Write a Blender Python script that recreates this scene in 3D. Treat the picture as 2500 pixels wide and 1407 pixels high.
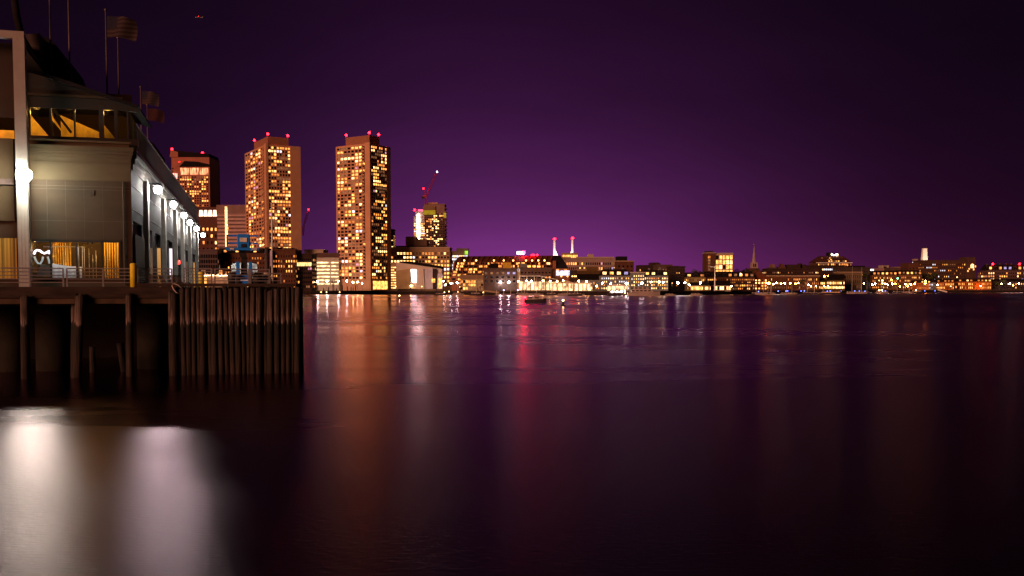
import bpy, math, random
from mathutils import Vector, Matrix
random.seed(7)
SC = bpy.context.scene
for o in list(bpy.data.objects): bpy.data.objects.remove(o)

# ---------------------------------------------------------------- camera, sky, sun, exposure
F = 2300.0; TH = 0.05; EYE = 5.1; CT = math.cos(TH); ST = math.sin(TH)
cam = bpy.data.cameras.new('camera'); co = bpy.data.objects.new('camera', cam); SC.collection.objects.link(co)
cam.sensor_width = 36; cam.lens = 36 * F / 2500; cam.clip_end = 9000; cam.clip_start = 0.5
cam.shift_y = F * math.tan(TH) / 2500
co.location = (0, 0, EYE); co.rotation_euler = (math.pi / 2 - TH, 0, 0)
SC.camera = co
SC.view_settings.view_transform = 'Standard'; SC.view_settings.look = 'None'
SC.view_settings.exposure = 0; SC.view_settings.gamma = 1; SC.view_settings.use_curve_mapping = False
SC.cycles.use_denoising = True; SC.cycles.use_light_tree = True
SC.cycles.max_bounces = 6; SC.cycles.sample_clamp_indirect = 6

world = bpy.data.worlds.new("World"); SC.world = world; world.use_nodes = True
def sky():
    nt = world.node_tree; N = nt.nodes; L = nt.links
    bg = N['Background']
    tc = N.new('ShaderNodeTexCoord'); sp = N.new('ShaderNodeSeparateXYZ'); L.new(tc.outputs['Generated'], sp.inputs[0])
    def m(op, a, b=None, clamp=False):
        n = N.new('ShaderNodeMath'); n.operation = op; n.use_clamp = clamp
        for i, v in enumerate((a, b)):
            if v is None: continue
            if isinstance(v, (int, float)): n.inputs[i].default_value = v
            else: L.new(v, n.inputs[i])
        return n.outputs[0]
    x, y, z = sp.outputs
    za = m('ABSOLUTE', z)
    fr = m('MULTIPLY', m('ADD', y, 0.1), 1.6, True)
    def lobe(cx, wx, hz):
        t = m('DIVIDE', m('SUBTRACT', x, cx), wx); t = m('MULTIPLY', t, t)
        t = m('ADD', t, m('DIVIDE', za, hz))
        return m('MULTIPLY', m('EXPONENT', m('MULTIPLY', t, -1.0)), fr)
    def sc(fac, col):
        n = N.new('ShaderNodeVectorMath'); n.operation = 'SCALE'; n.inputs[0].default_value = col; L.new(fac, n.inputs['Scale']); return n.outputs[0]
    def add(a, b):
        n = N.new('ShaderNodeVectorMath'); n.operation = 'ADD'; L.new(a, n.inputs[0]); L.new(b, n.inputs[1]); return n.outputs[0]
    base = N.new('ShaderNodeCombineXYZ')
    for i, v in enumerate((0.0036, 0.0013, 0.0042)): base.inputs[i].default_value = v
    c = add(base.outputs[0], sc(lobe(0.0, 0.22, 0.088), (0.200, 0.0310, 0.215)))
    c = add(c, sc(lobe(-0.02, 0.42, 0.14), (0.032, 0.0062, 0.044)))
    c = add(c, sc(lobe(0.30, 0.22, 0.06), (0.040, 0.003, 0.016)))
    nz = N.new('ShaderNodeTexNoise'); nz.inputs['Scale'].default_value = 1.0; nz.inputs['Detail'].default_value = 3
    mp = N.new('ShaderNodeMapping'); mp.inputs['Scale'].default_value = (3.5, 1, 14); L.new(tc.outputs['Generated'], mp.inputs[0]); L.new(mp.outputs[0], nz.inputs['Vector'])
    hz = m('ADD', m('MULTIPLY', nz.outputs[0], 0.6), 0.70)
    v = N.new('ShaderNodeVectorMath'); v.operation = 'SCALE'; L.new(c, v.inputs[0]); L.new(hz, v.inputs['Scale']); c = v.outputs[0]
    L.new(c, bg.inputs['Color']); bg.inputs['Strength'].default_value = 1.0
sky()
# the warm glow of the lit city to the left, as one very soft low lamp
sl = bpy.data.lights.new('city_glow_sun', 'SUN'); sl.energy = 2.5; sl.angle = math.radians(20); sl.color = (1.0, 0.42, 0.23)
so = bpy.data.objects.new('city_glow_sun', sl); SC.collection.objects.link(so)
so.rotation_euler = Vector((0.62, 0.78, -0.22)).to_track_quat('-Z', 'Y').to_euler()

# ---------------------------------------------------------------- helpers
def zat(py, Y):
    v = (703.5 - py) / F + math.tan(TH)
    return EYE + Y * (v * CT - ST) / (CT + v * ST)
def xat(px, Y, z=EYE):
    return (px - 1250.0) / F * (Y * CT - (z - EYE) * ST)

MATS = {}
def mat(name, col, rough=0.8, metal=0.0, var=0.25, scale=1.5, bump=0.0, stretch=(1, 1, 1), spec=0.3):
    if name in MATS: return MATS[name]
    m = bpy.data.materials.new(name); m.use_nodes = True; nt = m.node_tree; N = nt.nodes; L = nt.links
    b = N['Principled BSDF']; b.inputs['Roughness'].default_value = rough; b.inputs['Metallic'].default_value = metal
    b.inputs['Specular IOR Level'].default_value = spec
    tc = N.new('ShaderNodeTexCoord'); mp = N.new('ShaderNodeMapping'); mp.inputs['Scale'].default_value = stretch
    no = N.new('ShaderNodeTexNoise'); no.inputs['Scale'].default_value = scale; no.inputs['Detail'].default_value = 6
    L.new(tc.outputs['Object'], mp.inputs[0]); L.new(mp.outputs[0], no.inputs['Vector'])
    r = N.new('ShaderNodeValToRGB'); r.color_ramp.elements[0].position = 0.3; r.color_ramp.elements[1].position = 0.72
    r.color_ramp.elements[0].color = tuple(c * (1 - var) for c in col) + (1,)
    r.color_ramp.elements[1].color = tuple(min(1, c * (1 + var)) for c in col) + (1,)
    L.new(no.outputs[0], r.inputs[0]); L.new(r.outputs[0], b.inputs['Base Color'])
    if bump:
        bp = N.new('ShaderNodeBump'); bp.inputs['Strength'].default_value = bump; bp.inputs['Distance'].default_value = 0.05
        L.new(no.outputs[0], bp.inputs['Height']); L.new(bp.outputs[0], b.inputs['Normal'])
    MATS[name] = m; return m
def emat(name, col, s, var=0.5, scale=0.7, sample=False, stretch=(1, 1, 1)):
    """something that gives off light: a lit pane, a bulb, a screen, or a glow painted onto a part"""
    if name in MATS: return MATS[name]
    m = bpy.data.materials.new(name); m.use_nodes = True; nt = m.node_tree; N = nt.nodes; L = nt.links
    b = N['Principled BSDF']; b.inputs['Base Color'].default_value = (0.05, 0.045, 0.04, 1); b.inputs['Roughness'].default_value = 0.3
    b.inputs['Emission Color'].default_value = tuple(col) + (1,); b.inputs['Emission Strength'].default_value = s
    if var:
        tc = N.new('ShaderNodeTexCoord'); oi = N.new('ShaderNodeObjectInfo'); ad = N.new('ShaderNodeVectorMath'); ad.operation = 'ADD'
        mu = N.new('ShaderNodeVectorMath'); mu.operation = 'SCALE'; mu.inputs[0].default_value = (37, 91, 53); L.new(oi.outputs['Random'], mu.inputs['Scale'])
        mp = N.new('ShaderNodeMapping'); mp.inputs['Scale'].default_value = stretch; L.new(tc.outputs['Object'], mp.inputs[0])
        L.new(mp.outputs[0], ad.inputs[0]); L.new(mu.outputs[0], ad.inputs[1])
        no = N.new('ShaderNodeTexNoise'); no.inputs['Scale'].default_value = scale; no.inputs['Detail'].default_value = 2; L.new(ad.outputs[0], no.inputs['Vector'])
        mr = N.new('ShaderNodeMapRange'); mr.inputs[1].default_value = 0.35; mr.inputs[2].default_value = 0.65
        mr.inputs[3].default_value = s * (1 - var); mr.inputs[4].default_value = s * (1 + var)
        L.new(no.outputs[0], mr.inputs[0]); L.new(mr.outputs[0], b.inputs['Emission Strength'])
    m.cycles.emission_sampling = 'AUTO' if sample else 'NONE'
    MATS[name] = m; return m

def link(o, parent=None):
    SC.collection.objects.link(o)
    if parent is not None: o.parent = parent
    return o
def tag(o, label, cat=None, group=None, kind=None):
    if label: o['label'] = label
    if cat: o['category'] = cat
    if group: o['group'] = group
    if kind: o['kind'] = kind
    return o
def thing(name, label, cat, loc=(0, 0, 0), rz=0.0, group=None):
    o = bpy.data.objects.new(name, None); o.empty_display_size = 0.5; o.location = loc; o.rotation_euler = (0, 0, rz)
    return tag(link(o), label, cat, group)
class MB:
    def __init__(s): s.v = []; s.f = []; s.smooth = False
    def add(s, vs, fs):
        n = len(s.v); s.v += [tuple(v) for v in vs]; s.f += [tuple(i + n for i in f) for f in fs]; return s
    def box(s, x0, x1, y0, y1, z0, z1, M=None):
        vs = [Vector((x, y, z)) for z in (z0, z1) for y in (y0, y1) for x in (x0, x1)]
        if M is not None: vs = [M @ v for v in vs]
        return s.add(vs, [(0, 2, 3, 1), (4, 5, 7, 6), (0, 1, 5, 4), (2, 6, 7, 3), (0, 4, 6, 2), (1, 3, 7, 5)])
    def prism(s, pts, y0, y1, M=None):
        """polygon in x,z (counter-clockwise seen from -y) pushed from y0 to y1"""
        n = len(pts); vs = [Vector((p[0], y0, p[1])) for p in pts] + [Vector((p[0], y1, p[1])) for p in pts]
        if M is not None: vs = [M @ v for v in vs]
        return s.add(vs, [tuple(range(n)), tuple(range(2 * n - 1, n - 1, -1))] + [(i + n, (i + 1) % n + n, (i + 1) % n, i) for i in range(n)])
    def cone(s, c, r0, r1, z0, z1, n=10, jit=0.0, lean=(0, 0)):
        vs = []
        for k, (r, z) in enumerate(((r0, z0), (r1, z1))):
            for i in range(n):
                a = 2 * math.pi * i / n; rr = r * (1 + random.uniform(-jit, jit))
                vs.append((c[0] + lean[0] * k + rr * math.cos(a), c[1] + lean[1] * k + rr * math.sin(a), z))
        return s.add(vs, [tuple(range(n - 1, -1, -1)), tuple(range(n, 2 * n))] + [(i, (i + 1) % n, (i + 1) % n + n, i + n) for i in range(n)])
    def lathe(s, c, prof, n=14):
        vs = [(c[0] + r * math.cos(2 * math.pi * i / n), c[1] + r * math.sin(2 * math.pi * i / n), z) for r, z in prof for i in range(n)]
        fs = [(k * n + i, k * n + (i + 1) % n, (k + 1) * n + (i + 1) % n, (k + 1) * n + i) for k in range(len(prof) - 1) for i in range(n)]
        return s.add(vs, fs + [tuple(range(n - 1, -1, -1)), tuple(range((len(prof) - 1) * n, len(prof) * n))])
    def tube(s, pts, r, n=6, r1=None):
        pts = [Vector(p) for p in pts]; N = len(pts); vs = []; up = Vector((0, 0, 1))
        for i, p in enumerate(pts):
            d = (pts[min(i + 1, N - 1)] - pts[max(i - 1, 0)]).normalized()
            a = d.cross(up); a = d.cross(Vector((1, 0, 0))) if a.length < 0.05 else a; a.normalize(); b = d.cross(a)
            rr = r if r1 is None else r + (r1 - r) * i / (N - 1)
            for k in range(n):
                t = 2 * math.pi * k / n; vs.append(p + a * math.cos(t) * rr + b * math.sin(t) * rr)
        fs = [(k * n + i, k * n + (i + 1) % n, (k + 1) * n + (i + 1) % n, (k + 1) * n + i) for k in range(N - 1) for i in range(n)]
        return s.add(vs, fs + [tuple(range(n - 1, -1, -1)), tuple(range((N - 1) * n, N * n))])
    def ball(s, c, r, n=8, m=6, sz=1.0):
        prof = [(max(0.01, r * math.sin(math.pi * k / m)), c[2] - r * sz * math.cos(math.pi * k / m)) for k in range(m + 1)]
        return s.lathe(c, prof, n)
    def mesh(s, name, m):
        me = bpy.data.meshes.new(name); me.from_pydata(s.v, [], s.f); me.materials.append(m)
        if s.smooth:
            for p in me.polygons: p.use_smooth = True
        me.validate(); return me
    def build(s, name, m, parent=None, loc=None, rot=None):
        o = bpy.data.objects.new(name, s.mesh(name, m)); link(o, parent)
        if loc is not None: o.location = loc
        if rot is not None: o.rotation_euler = rot
        return o
def sm(mb): mb.smooth = True; return mb
PANES = {}
def pane_mesh(w, h, m):
    k = (round(w, 2), round(h, 2), m.name)
    if k not in PANES: PANES[k] = MB().box(-w / 2, w / 2, -0.05, 0.05, -h / 2, h / 2).mesh('window', m)
    return PANES[k]

# ---------------------------------------------------------------- materials
GLASS = mat('dark_glass', (0.012, 0.010, 0.012), 0.12, 0, 0.3, 0.4, spec=0.6)
E = dict(
 w=emat('lit_warm', (1.0, 0.31, 0.06), 1.5, 0.7, 0.5), y=emat('lit_yellow', (1.0, 0.42, 0.09), 2.3, 0.6, 0.5),
 b=emat('lit_bright', (1.0, 0.53, 0.19), 3.4, 0.5, 0.4), o=emat('lit_orange', (1.0, 0.28, 0.05), 0.9, 0.6, 0.5),
 d=emat('lit_dim', (0.85, 0.34, 0.14), 0.28, 0.7, 0.5), l=emat('lit_blue', (0.6, 0.5, 1.0), 0.7, 0.5, 0.5),
 p=emat('lit_pink', (1.0, 0.40, 0.55), 0.9, 0.5, 0.5), c=emat('lit_cool', (0.9, 0.88, 1.0), 1.8, 0.5, 0.5))
WARM = 'wwwyyybbddddo'; ORNG = 'wooodyyd'; COOL = 'ccbbyw'; MIXD = 'wwwwyyyyddddddbbbbooyycp'
CONC = mat('tower_concrete', (0.54, 0.29, 0.18), 0.85, 0, 0.10, 0.15)
BRICK = mat('red_brick', (0.10, 0.040, 0.026), 0.9, 0, 0.25, 0.5)
DBRICK = mat('dark_brick', (0.035, 0.018, 0.017), 0.9, 0, 0.25, 0.5)
TAN = mat('tan_stone', (0.36, 0.26, 0.17), 0.85, 0, 0.12, 0.3)
PALE = mat('pale_stone', (0.40, 0.33, 0.27), 0.85, 0, 0.10, 0.3)
GREYS = mat('grey_granite', (0.16, 0.165, 0.17), 0.85, 0, 0.15, 0.5)
BROWN = mat('brown_render', (0.095, 0.058, 0.052), 0.9, 0, 0.2, 0.3)
ROOFD = mat('dark_slate', (0.014, 0.011, 0.013), 0.95, 0, 0.3, 0.6, spec=0.03)
WHITE = mat('white_paint', (0.72, 0.70, 0.68), 0.5, 0, 0.08, 0.8)
STEEL = mat('galvanised_steel', (0.22, 0.20, 0.23), 0.45, 0.15, 0.15, 3)
DARKM = mat('dark_metal', (0.03, 0.028, 0.03), 0.5, 0.3, 0.2, 2)
REDM = mat('red_steel', (0.55, 0.04, 0.05), 0.5, 0.2, 0.1, 1)

# ---------------------------------------------------------------- setting: water, ground, quay
SHORE = [(-2500, 800), (300, 760), (700, 745), (1060, 720), (1250, 690), (1400, 650), (1600, 640), (1720, 690), (1850, 760), (2000, 830), (2150, 950), (2300, 1020), (2500, 1045), (3300, 1250)]
def shore(px):
    for (a, A), (b, B_) in zip(SHORE, SHORE[1:]):
        if a <= px <= b: return A + (B_ - A) * (px - a) / (b - a)
    return 1000
def water():
    m = bpy.data.materials.new('harbour_water'); m.use_nodes = True; nt = m.node_tree; N = nt.nodes; L = nt.links
    N.remove(N['Principled BSDF']); b = N.new('ShaderNodeBsdfAnisotropic'); b.distribution = 'BECKMANN'; b.inputs['Color'].default_value = (.93, .68, .78, 1)
    df = N.new('ShaderNodeBsdfDiffuse'); df.inputs['Color'].default_value = (.004, .003, .010, 1)
    fr = N.new('ShaderNodeFresnel'); fr.inputs['IOR'].default_value = 1.36; mxs = N.new('ShaderNodeMixShader')
    L.new(fr.outputs[0], mxs.inputs[0]); L.new(df.outputs[0], mxs.inputs[1]); L.new(b.outputs[0], mxs.inputs[2]); L.new(mxs.outputs[0], N['Material Output'].inputs[0])
    tc = N.new('ShaderNodeTexCoord')
    def noise(scale3, detail=3):
        mp = N.new('ShaderNodeMapping'); mp.inputs['Scale'].default_value = scale3
        no = N.new('ShaderNodeTexNoise'); no.inputs['Scale'].default_value = 1.0; no.inputs['Detail'].default_value = detail
        L.new(tc.outputs['Object'], mp.inputs[0]); L.new(mp.outputs[0], no.inputs['Vector']); return no.outputs[0]
    big = noise((0.006, 0.013, 1), 5)
    sp = N.new('ShaderNodeSeparateXYZ'); L.new(tc.outputs['Object'], sp.inputs[0])
    k = N.new('ShaderNodeMath'); k.operation = 'MULTIPLY_ADD'; k.inputs[1].default_value = 1.5; k.inputs[2].default_value = 0.25; L.new(big, k.inputs[0])
    y = N.new('ShaderNodeMath'); y.operation = 'MULTIPLY'; L.new(sp.outputs['Y'], y.inputs[0]); L.new(k.outputs[0], y.inputs[1])
    lg = N.new('ShaderNodeMath'); lg.operation = 'LOGARITHM'; lg.inputs[1].default_value = 10; L.new(y.outputs[0], lg.inputs[0])
    mr = N.new('ShaderNodeMapRange'); mr.inputs[1].default_value = 1.3; mr.inputs[2].default_value = 2.95; L.new(lg.outputs[0], mr.inputs[0])
    rp = N.new('ShaderNodeValToRGB'); L.new(mr.outputs[0], rp.inputs[0]); rp.color_ramp.interpolation = 'EASE'
    stops = [(14, .255), (26, .24), (42, .214), (60, .188), (76, .18), (88, .205), (100, .20), (114, .16), (130, .17), (152, .22), (176, .22), (202, .16), (222, .16), (250, .21), (275, .21), (300, .15), (350, .15), (390, .23), (430, .23), (500, .19), (620, .28), (800, .36)]
    el = rp.color_ramp.elements
    for i, (d, r_) in enumerate(stops):
        p = (math.log10(d) - 1.3) / 1.65
        q = el[0] if i == 0 else (el[len(el) - 1] if i == len(stops) - 1 else el.new(p)); q.position = min(1, max(0, p)); q.color = (r_, r_, r_, 1)
    xr = N.new('ShaderNodeMapRange'); xr.inputs[1].default_value = -60; xr.inputs[2].default_value = 150; xr.inputs[3].default_value = 0; xr.inputs[4].default_value = .24; L.new(sp.outputs['X'], xr.inputs[0])
    ra = N.new('ShaderNodeMath'); L.new(rp.outputs[0], ra.inputs[0]); L.new(xr.outputs[0], ra.inputs[1]); md = noise((0.03, 0.16, 1), 4); m2 = N.new('ShaderNodeMath'); m2.operation = 'MULTIPLY_ADD'; m2.inputs[1].default_value = .13; m2.inputs[2].default_value = -.065; L.new(md, m2.inputs[0])
    rb = N.new('ShaderNodeMath'); L.new(ra.outputs[0], rb.inputs[0]); L.new(m2.outputs[0], rb.inputs[1]); L.new(rb.outputs[0], b.inputs['Roughness'])
    fine = noise((3.0, 10.0, 1), 4)
    bp = N.new('ShaderNodeBump'); bp.inputs['Distance'].default_value = 0.018
    fd = N.new('ShaderNodeMapRange'); fd.inputs[1].default_value = 22; fd.inputs[2].default_value = 58; fd.inputs[3].default_value = 0.7; fd.inputs[4].default_value = 0.0; L.new(sp.outputs['Y'], fd.inputs[0]); L.new(fd.outputs[0], bp.inputs['Strength'])
    L.new(fine, bp.inputs['Height']); L.new(bp.outputs[0], b.inputs['Normal'])
    o = MB().add([(-4000, -300, 0), (4000, -300, 0), (4000, 7000, 0), (-4000, 7000, 0)], [(0, 1, 2, 3)]).build('water', m)
    tag(o, 'dark harbour water with long blurred reflections of the city lights', kind='structure')
water()
def land():
    g = MB(); q = MB(); c = MB()
    pts = [(xat(px, Y), Y) for px, Y in SHORE]
    for (x0, y0), (x1, y1) in zip(pts, pts[1:]):
        g.add([(x0, y0, 3), (x1, y1, 3), (x1 * 8, y1 * 8, 3), (x0 * 8, y0 * 8, 3)], [(0, 1, 2, 3)])
        q.add([(x0, y0, -2), (x1, y1, -2), (x1, y1, 2.99), (x0, y0, 2.99)], [(0, 1, 2, 3)])
        c.add([(x0, y0 - 0.4, 2.5), (x1, y1 - 0.4, 2.5), (x1, y1 - 0.4, 3.12), (x0, y0 - 0.4, 3.12), (x1, y1 + .5, 3.12), (x0, y0 + .5, 3.12), (x0, y0, 2.5), (x1, y1, 2.5)], [(0, 1, 2, 3), (3, 2, 4, 5), (6, 7, 1, 0)])
    tag(g.build('ground', mat('paved_ground', (0.10, 0.085, 0.08), 0.9, 0, 0.3, 0.05)), 'paved ground of the far shore', kind='structure')
    tag(q.build('quay', mat('quay_timber', (0.022, 0.016, 0.016), 0.9, 0, 0.6, 0.3, 0, (3, 3, 0.2))), 'dark sea wall along the far shore', kind='structure')
    tag(c.build('quay_coping', mat('quay_coping', (0.09, 0.07, 0.06), 0.85, 0, 0.3, 0.4)), 'pale coping along the top of the sea wall', kind='structure')
land()

# ---------------------------------------------------------------- generic far buildings
class Face:
    """a facade plane in a building's local frame: origin (x,y) at its left foot, angle of its run, out = the side towards -y of the run"""
    def __init__(s, x, y, ang): s.M = Matrix.Translation((x, y, 0)) @ Matrix.Rotation(ang, 4, 'Z'); s.ang = ang
def facade(root, wall, face, w, z0, z1, nx, ny, fw=0.62, fh=0.6, lit=0.3, pal=WARM, relief=0.25, skip=None, wins=None, runs=0.45, litfn=None, arch=False):
    cw = w / nx; ch = (z1 - z0) / ny
    if relief:
        for i in range(nx + 1):
            x = i * cw; t = cw * (1 - fw) / 2
            wall.box(max(0, x - t), min(w, x + t), -relief - 0.03, 0.02, z0 - ch * (1 - fh) / 2, z1 + ch * (1 - fh) / 2, face.M)
        for j in range(ny + 1):
            z = z0 + j * ch; t = ch * (1 - fh) / 2
            wall.box(0.01, w - 0.01, -relief, 0.02, z - t, z + t, face.M)
    prev = None
    for j in range(ny):
        for i in range(nx):
            if skip and skip(i, j): continue
            p = lit(i / nx, j / ny) if callable(lit) else lit
            if prev and random.random() < runs and i > 0: k = prev
            else: k = random.choice(pal) if random.random() < p else None
            prev = k
            if litfn: k = litfn(i, j, k)
            c = face.M @ Vector(((i + .5) * cw, -0.06, z0 + (j + .5) * ch))
            wins.append((c, face.ang, cw * fw, ch * fh, E[k] if k else GLASS, bool(k)))
def put_windows(root, wins, cap=100):
    wins = sorted(wins, key=lambda t: not t[5])
    for c, ang, w, h, m, l in wins[:cap]:
        o = bpy.data.objects.new('window', pane_mesh(w, h, m)); o.location = c; o.rotation_euler = (0, 0, ang); link(o, root)
    rest = wins[cap:]
    if rest:
        me = None; vs = []; fs = []; ms = []; mi = []
        for c, ang, w, h, m, l in rest:
            T = Matrix.Translation(c) @ Matrix.Rotation(ang, 4, 'Z')
            b = MB().box(-w / 2, w / 2, -0.05, 0.05, -h / 2, h / 2, T); n = len(vs)
            vs += b.v; fs += [tuple(q + n for q in f) for f in b.f]
            if m not in ms: ms.append(m)
            mi += [ms.index(m)] * 6
        me = bpy.data.meshes.new('window_panes'); me.from_pydata(vs, [], fs)
        for m in ms: me.materials.append(m)
        me.polygons.foreach_set('material_index', mi)
        o = bpy.data.objects.new('window_panes', me); o['kind'] = 'stuff'; link(o, root)
def bld(name, label, x0, x1, yt, Y, m, nx=0, ny=0, fw=0.6, fh=0.55, lit=0.3, pal=WARM, roof='flat', roofh=2.5, roofm=None, depth=18,
        relief=0.2, zb=3.0, m0=0.06, m1=0.08, rz=0.0, cat='building', boxes=(), dormers=0, dlit=0.7, cap=100, trim=None, group=None, side=True, cornice=None, ztop=None, z0w=None, runs=0.45, chim=0):
    X0, X1 = xat(x0, Y), xat(x1, Y); w = X1 - X0; zt = (ztop if ztop is not None else zat(yt, Y)); h = zt - zb
    r = thing(name, label, cat, ((X0 + X1) / 2, Y, zb), rz, group)
    wall = MB().box(-w / 2, w / 2, 0, depth, -0.5, h); wins = []
    if nx and ny:
        a = h * m0 if z0w is None else z0w
        facade(r, wall, Face(-w / 2, 0, 0), w, a, h * (1 - m1), nx, ny, fw, fh, lit, pal, relief, wins=wins, runs=runs)
        if side:
            ns = max(2, int(nx * depth / w)); ns = min(ns, 8)
            s_ = 1 if X0 < 0 else -1
            # the flank that turns a little towards the camera
            f = Face(w / 2, 0, math.pi / 2) if s_ > 0 else Face(-w / 2, depth, -math.pi / 2)
            facade(r, wall, f, depth, a, h * (1 - m1), ns, ny, fw, fh, lit if not callable(lit) else 0.2, pal, relief, wins=wins)
    wall.build('wall', m, r)
    cm = cornice or m
    rm = roofm or ROOFD
    e = 0.5
    if roof == 'flat':
        MB().box(-w / 2 - e, w / 2 + e, -e, depth + e, h, h + min(0.9, h * 0.06)).build('roof', cm, r)
    elif roof == 'gable':   # ridge runs left-right
        M = Matrix.Rotation(math.pi / 2, 4, 'Z')
        MB().add([(-w/2-e, -e, h), (w/2+e, -e, h), (w/2+e, depth+e, h), (-w/2-e, depth+e, h), (-w/2-e, depth/2, h+roofh), (w/2+e, depth/2, h+roofh)],
                 [(0, 1, 5, 4), (2, 3, 4, 5), (0, 4, 3), (1, 2, 5), (0, 3, 2, 1)]).build('roof', rm, r)
    elif roof == 'front':   # gable end faces the water
        MB().add([(-w/2-e, -e, h), (w/2+e, -e, h), (w/2+e, depth+e, h), (-w/2-e, depth+e, h), (0, -e, h+roofh), (0, depth+e, h+roofh)],
                 [(0, 4, 5, 3), (1, 2, 5, 4), (0, 1, 4), (2, 3, 5), (0, 3, 2, 1)]).build('roof', rm, r)
    elif roof in ('hip', 'mansard'):
        k = roofh * (1.6 if roof == 'hip' else 0.45); k = min(k, w / 2 - .3, depth / 2 - .3)
        MB().add([(-w/2-e, -e, h), (w/2+e, -e, h), (w/2+e, depth+e, h), (-w/2-e, depth+e, h), (-w/2+k, k, h+roofh), (w/2-k, k, h+roofh), (w/2-k, depth-k, h+roofh), (-w/2+k, depth-k, h+roofh)],
                 [(0, 1, 5, 4), (1, 2, 6, 5), (2, 3, 7, 6), (3, 0, 4, 7), (4, 5, 6, 7), (0, 3, 2, 1)]).build('roof', rm, r)
    if dormers:
        dw = w / dormers
        for i in range(dormers):
            c = -w / 2 + (i + .5) * dw; lw = dw * 0.62
            d = MB().box(c - lw / 2, c + lw / 2, -0.2, roofh, h + 0.1, h + roofh * 0.72).build('dormer', DBRICK if m is not PALE else m, r)
            k = random.choice(pal) if random.random() < dlit else None
            o = bpy.data.objects.new('window', pane_mesh(lw * 0.8, roofh * 0.4, E[k] if k else GLASS)); o.location = (c, -0.26, h + roofh * 0.38); link(o, d)
    for i in range(chim):
        x = -w / 2 + w * (i + .5) / chim + random.uniform(-1, 1)
        MB().box(x - .7, x + .7, depth * .4, depth * .4 + 1.2, h, h + roofh + random.uniform(0.8, 2.2)).build('chimney', m, r)
    for bx in boxes:  # rooftop boxes: (px0, px1, ytop, material, extra depth offset)
        a0, a1 = xat(bx[0], Y) - (X0 + X1) / 2, xat(bx[1], Y) - (X0 + X1) / 2
        off = bx[4] if len(bx) > 4 else 3
        MB().box(a0, a1, off, max(off + 3, depth - 3), h + 0.2, zat(bx[2], Y) - zb).build('roof_housing', bx[3], r)
    put_windows(r, wins, cap)
    if trim:
        for (ty, tm, th) in trim: MB().box(-w / 2 - .1, w / 2 + .1, -relief - 0.25, -relief + .05, zat(ty, Y) - zb - th / 2, zat(ty, Y) - zb + th / 2).build('trim_band', tm, r)
    return r
def glow(parent, loc, r, m, name='lamp_head'):
    return sm(MB().ball((0, 0, 0), r, 8, 5)).build(name, m, parent, loc)
def spot(parent, a, b, p, col, size):
    l = bpy.data.lights.new('floodlight', 'SPOT'); l.energy = p; l.color = col; l.spot_size = size; l.shadow_soft_size = .5
    o = bpy.data.objects.new('floodlight', l); link(o, parent); o.location = a; o.rotation_euler = (Vector(b) - Vector(a)).to_track_quat('-Z', 'Y').to_euler()
AVI = emat('aviation_red', (1.0, 0.004, 0.009), 40, 0)

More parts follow.
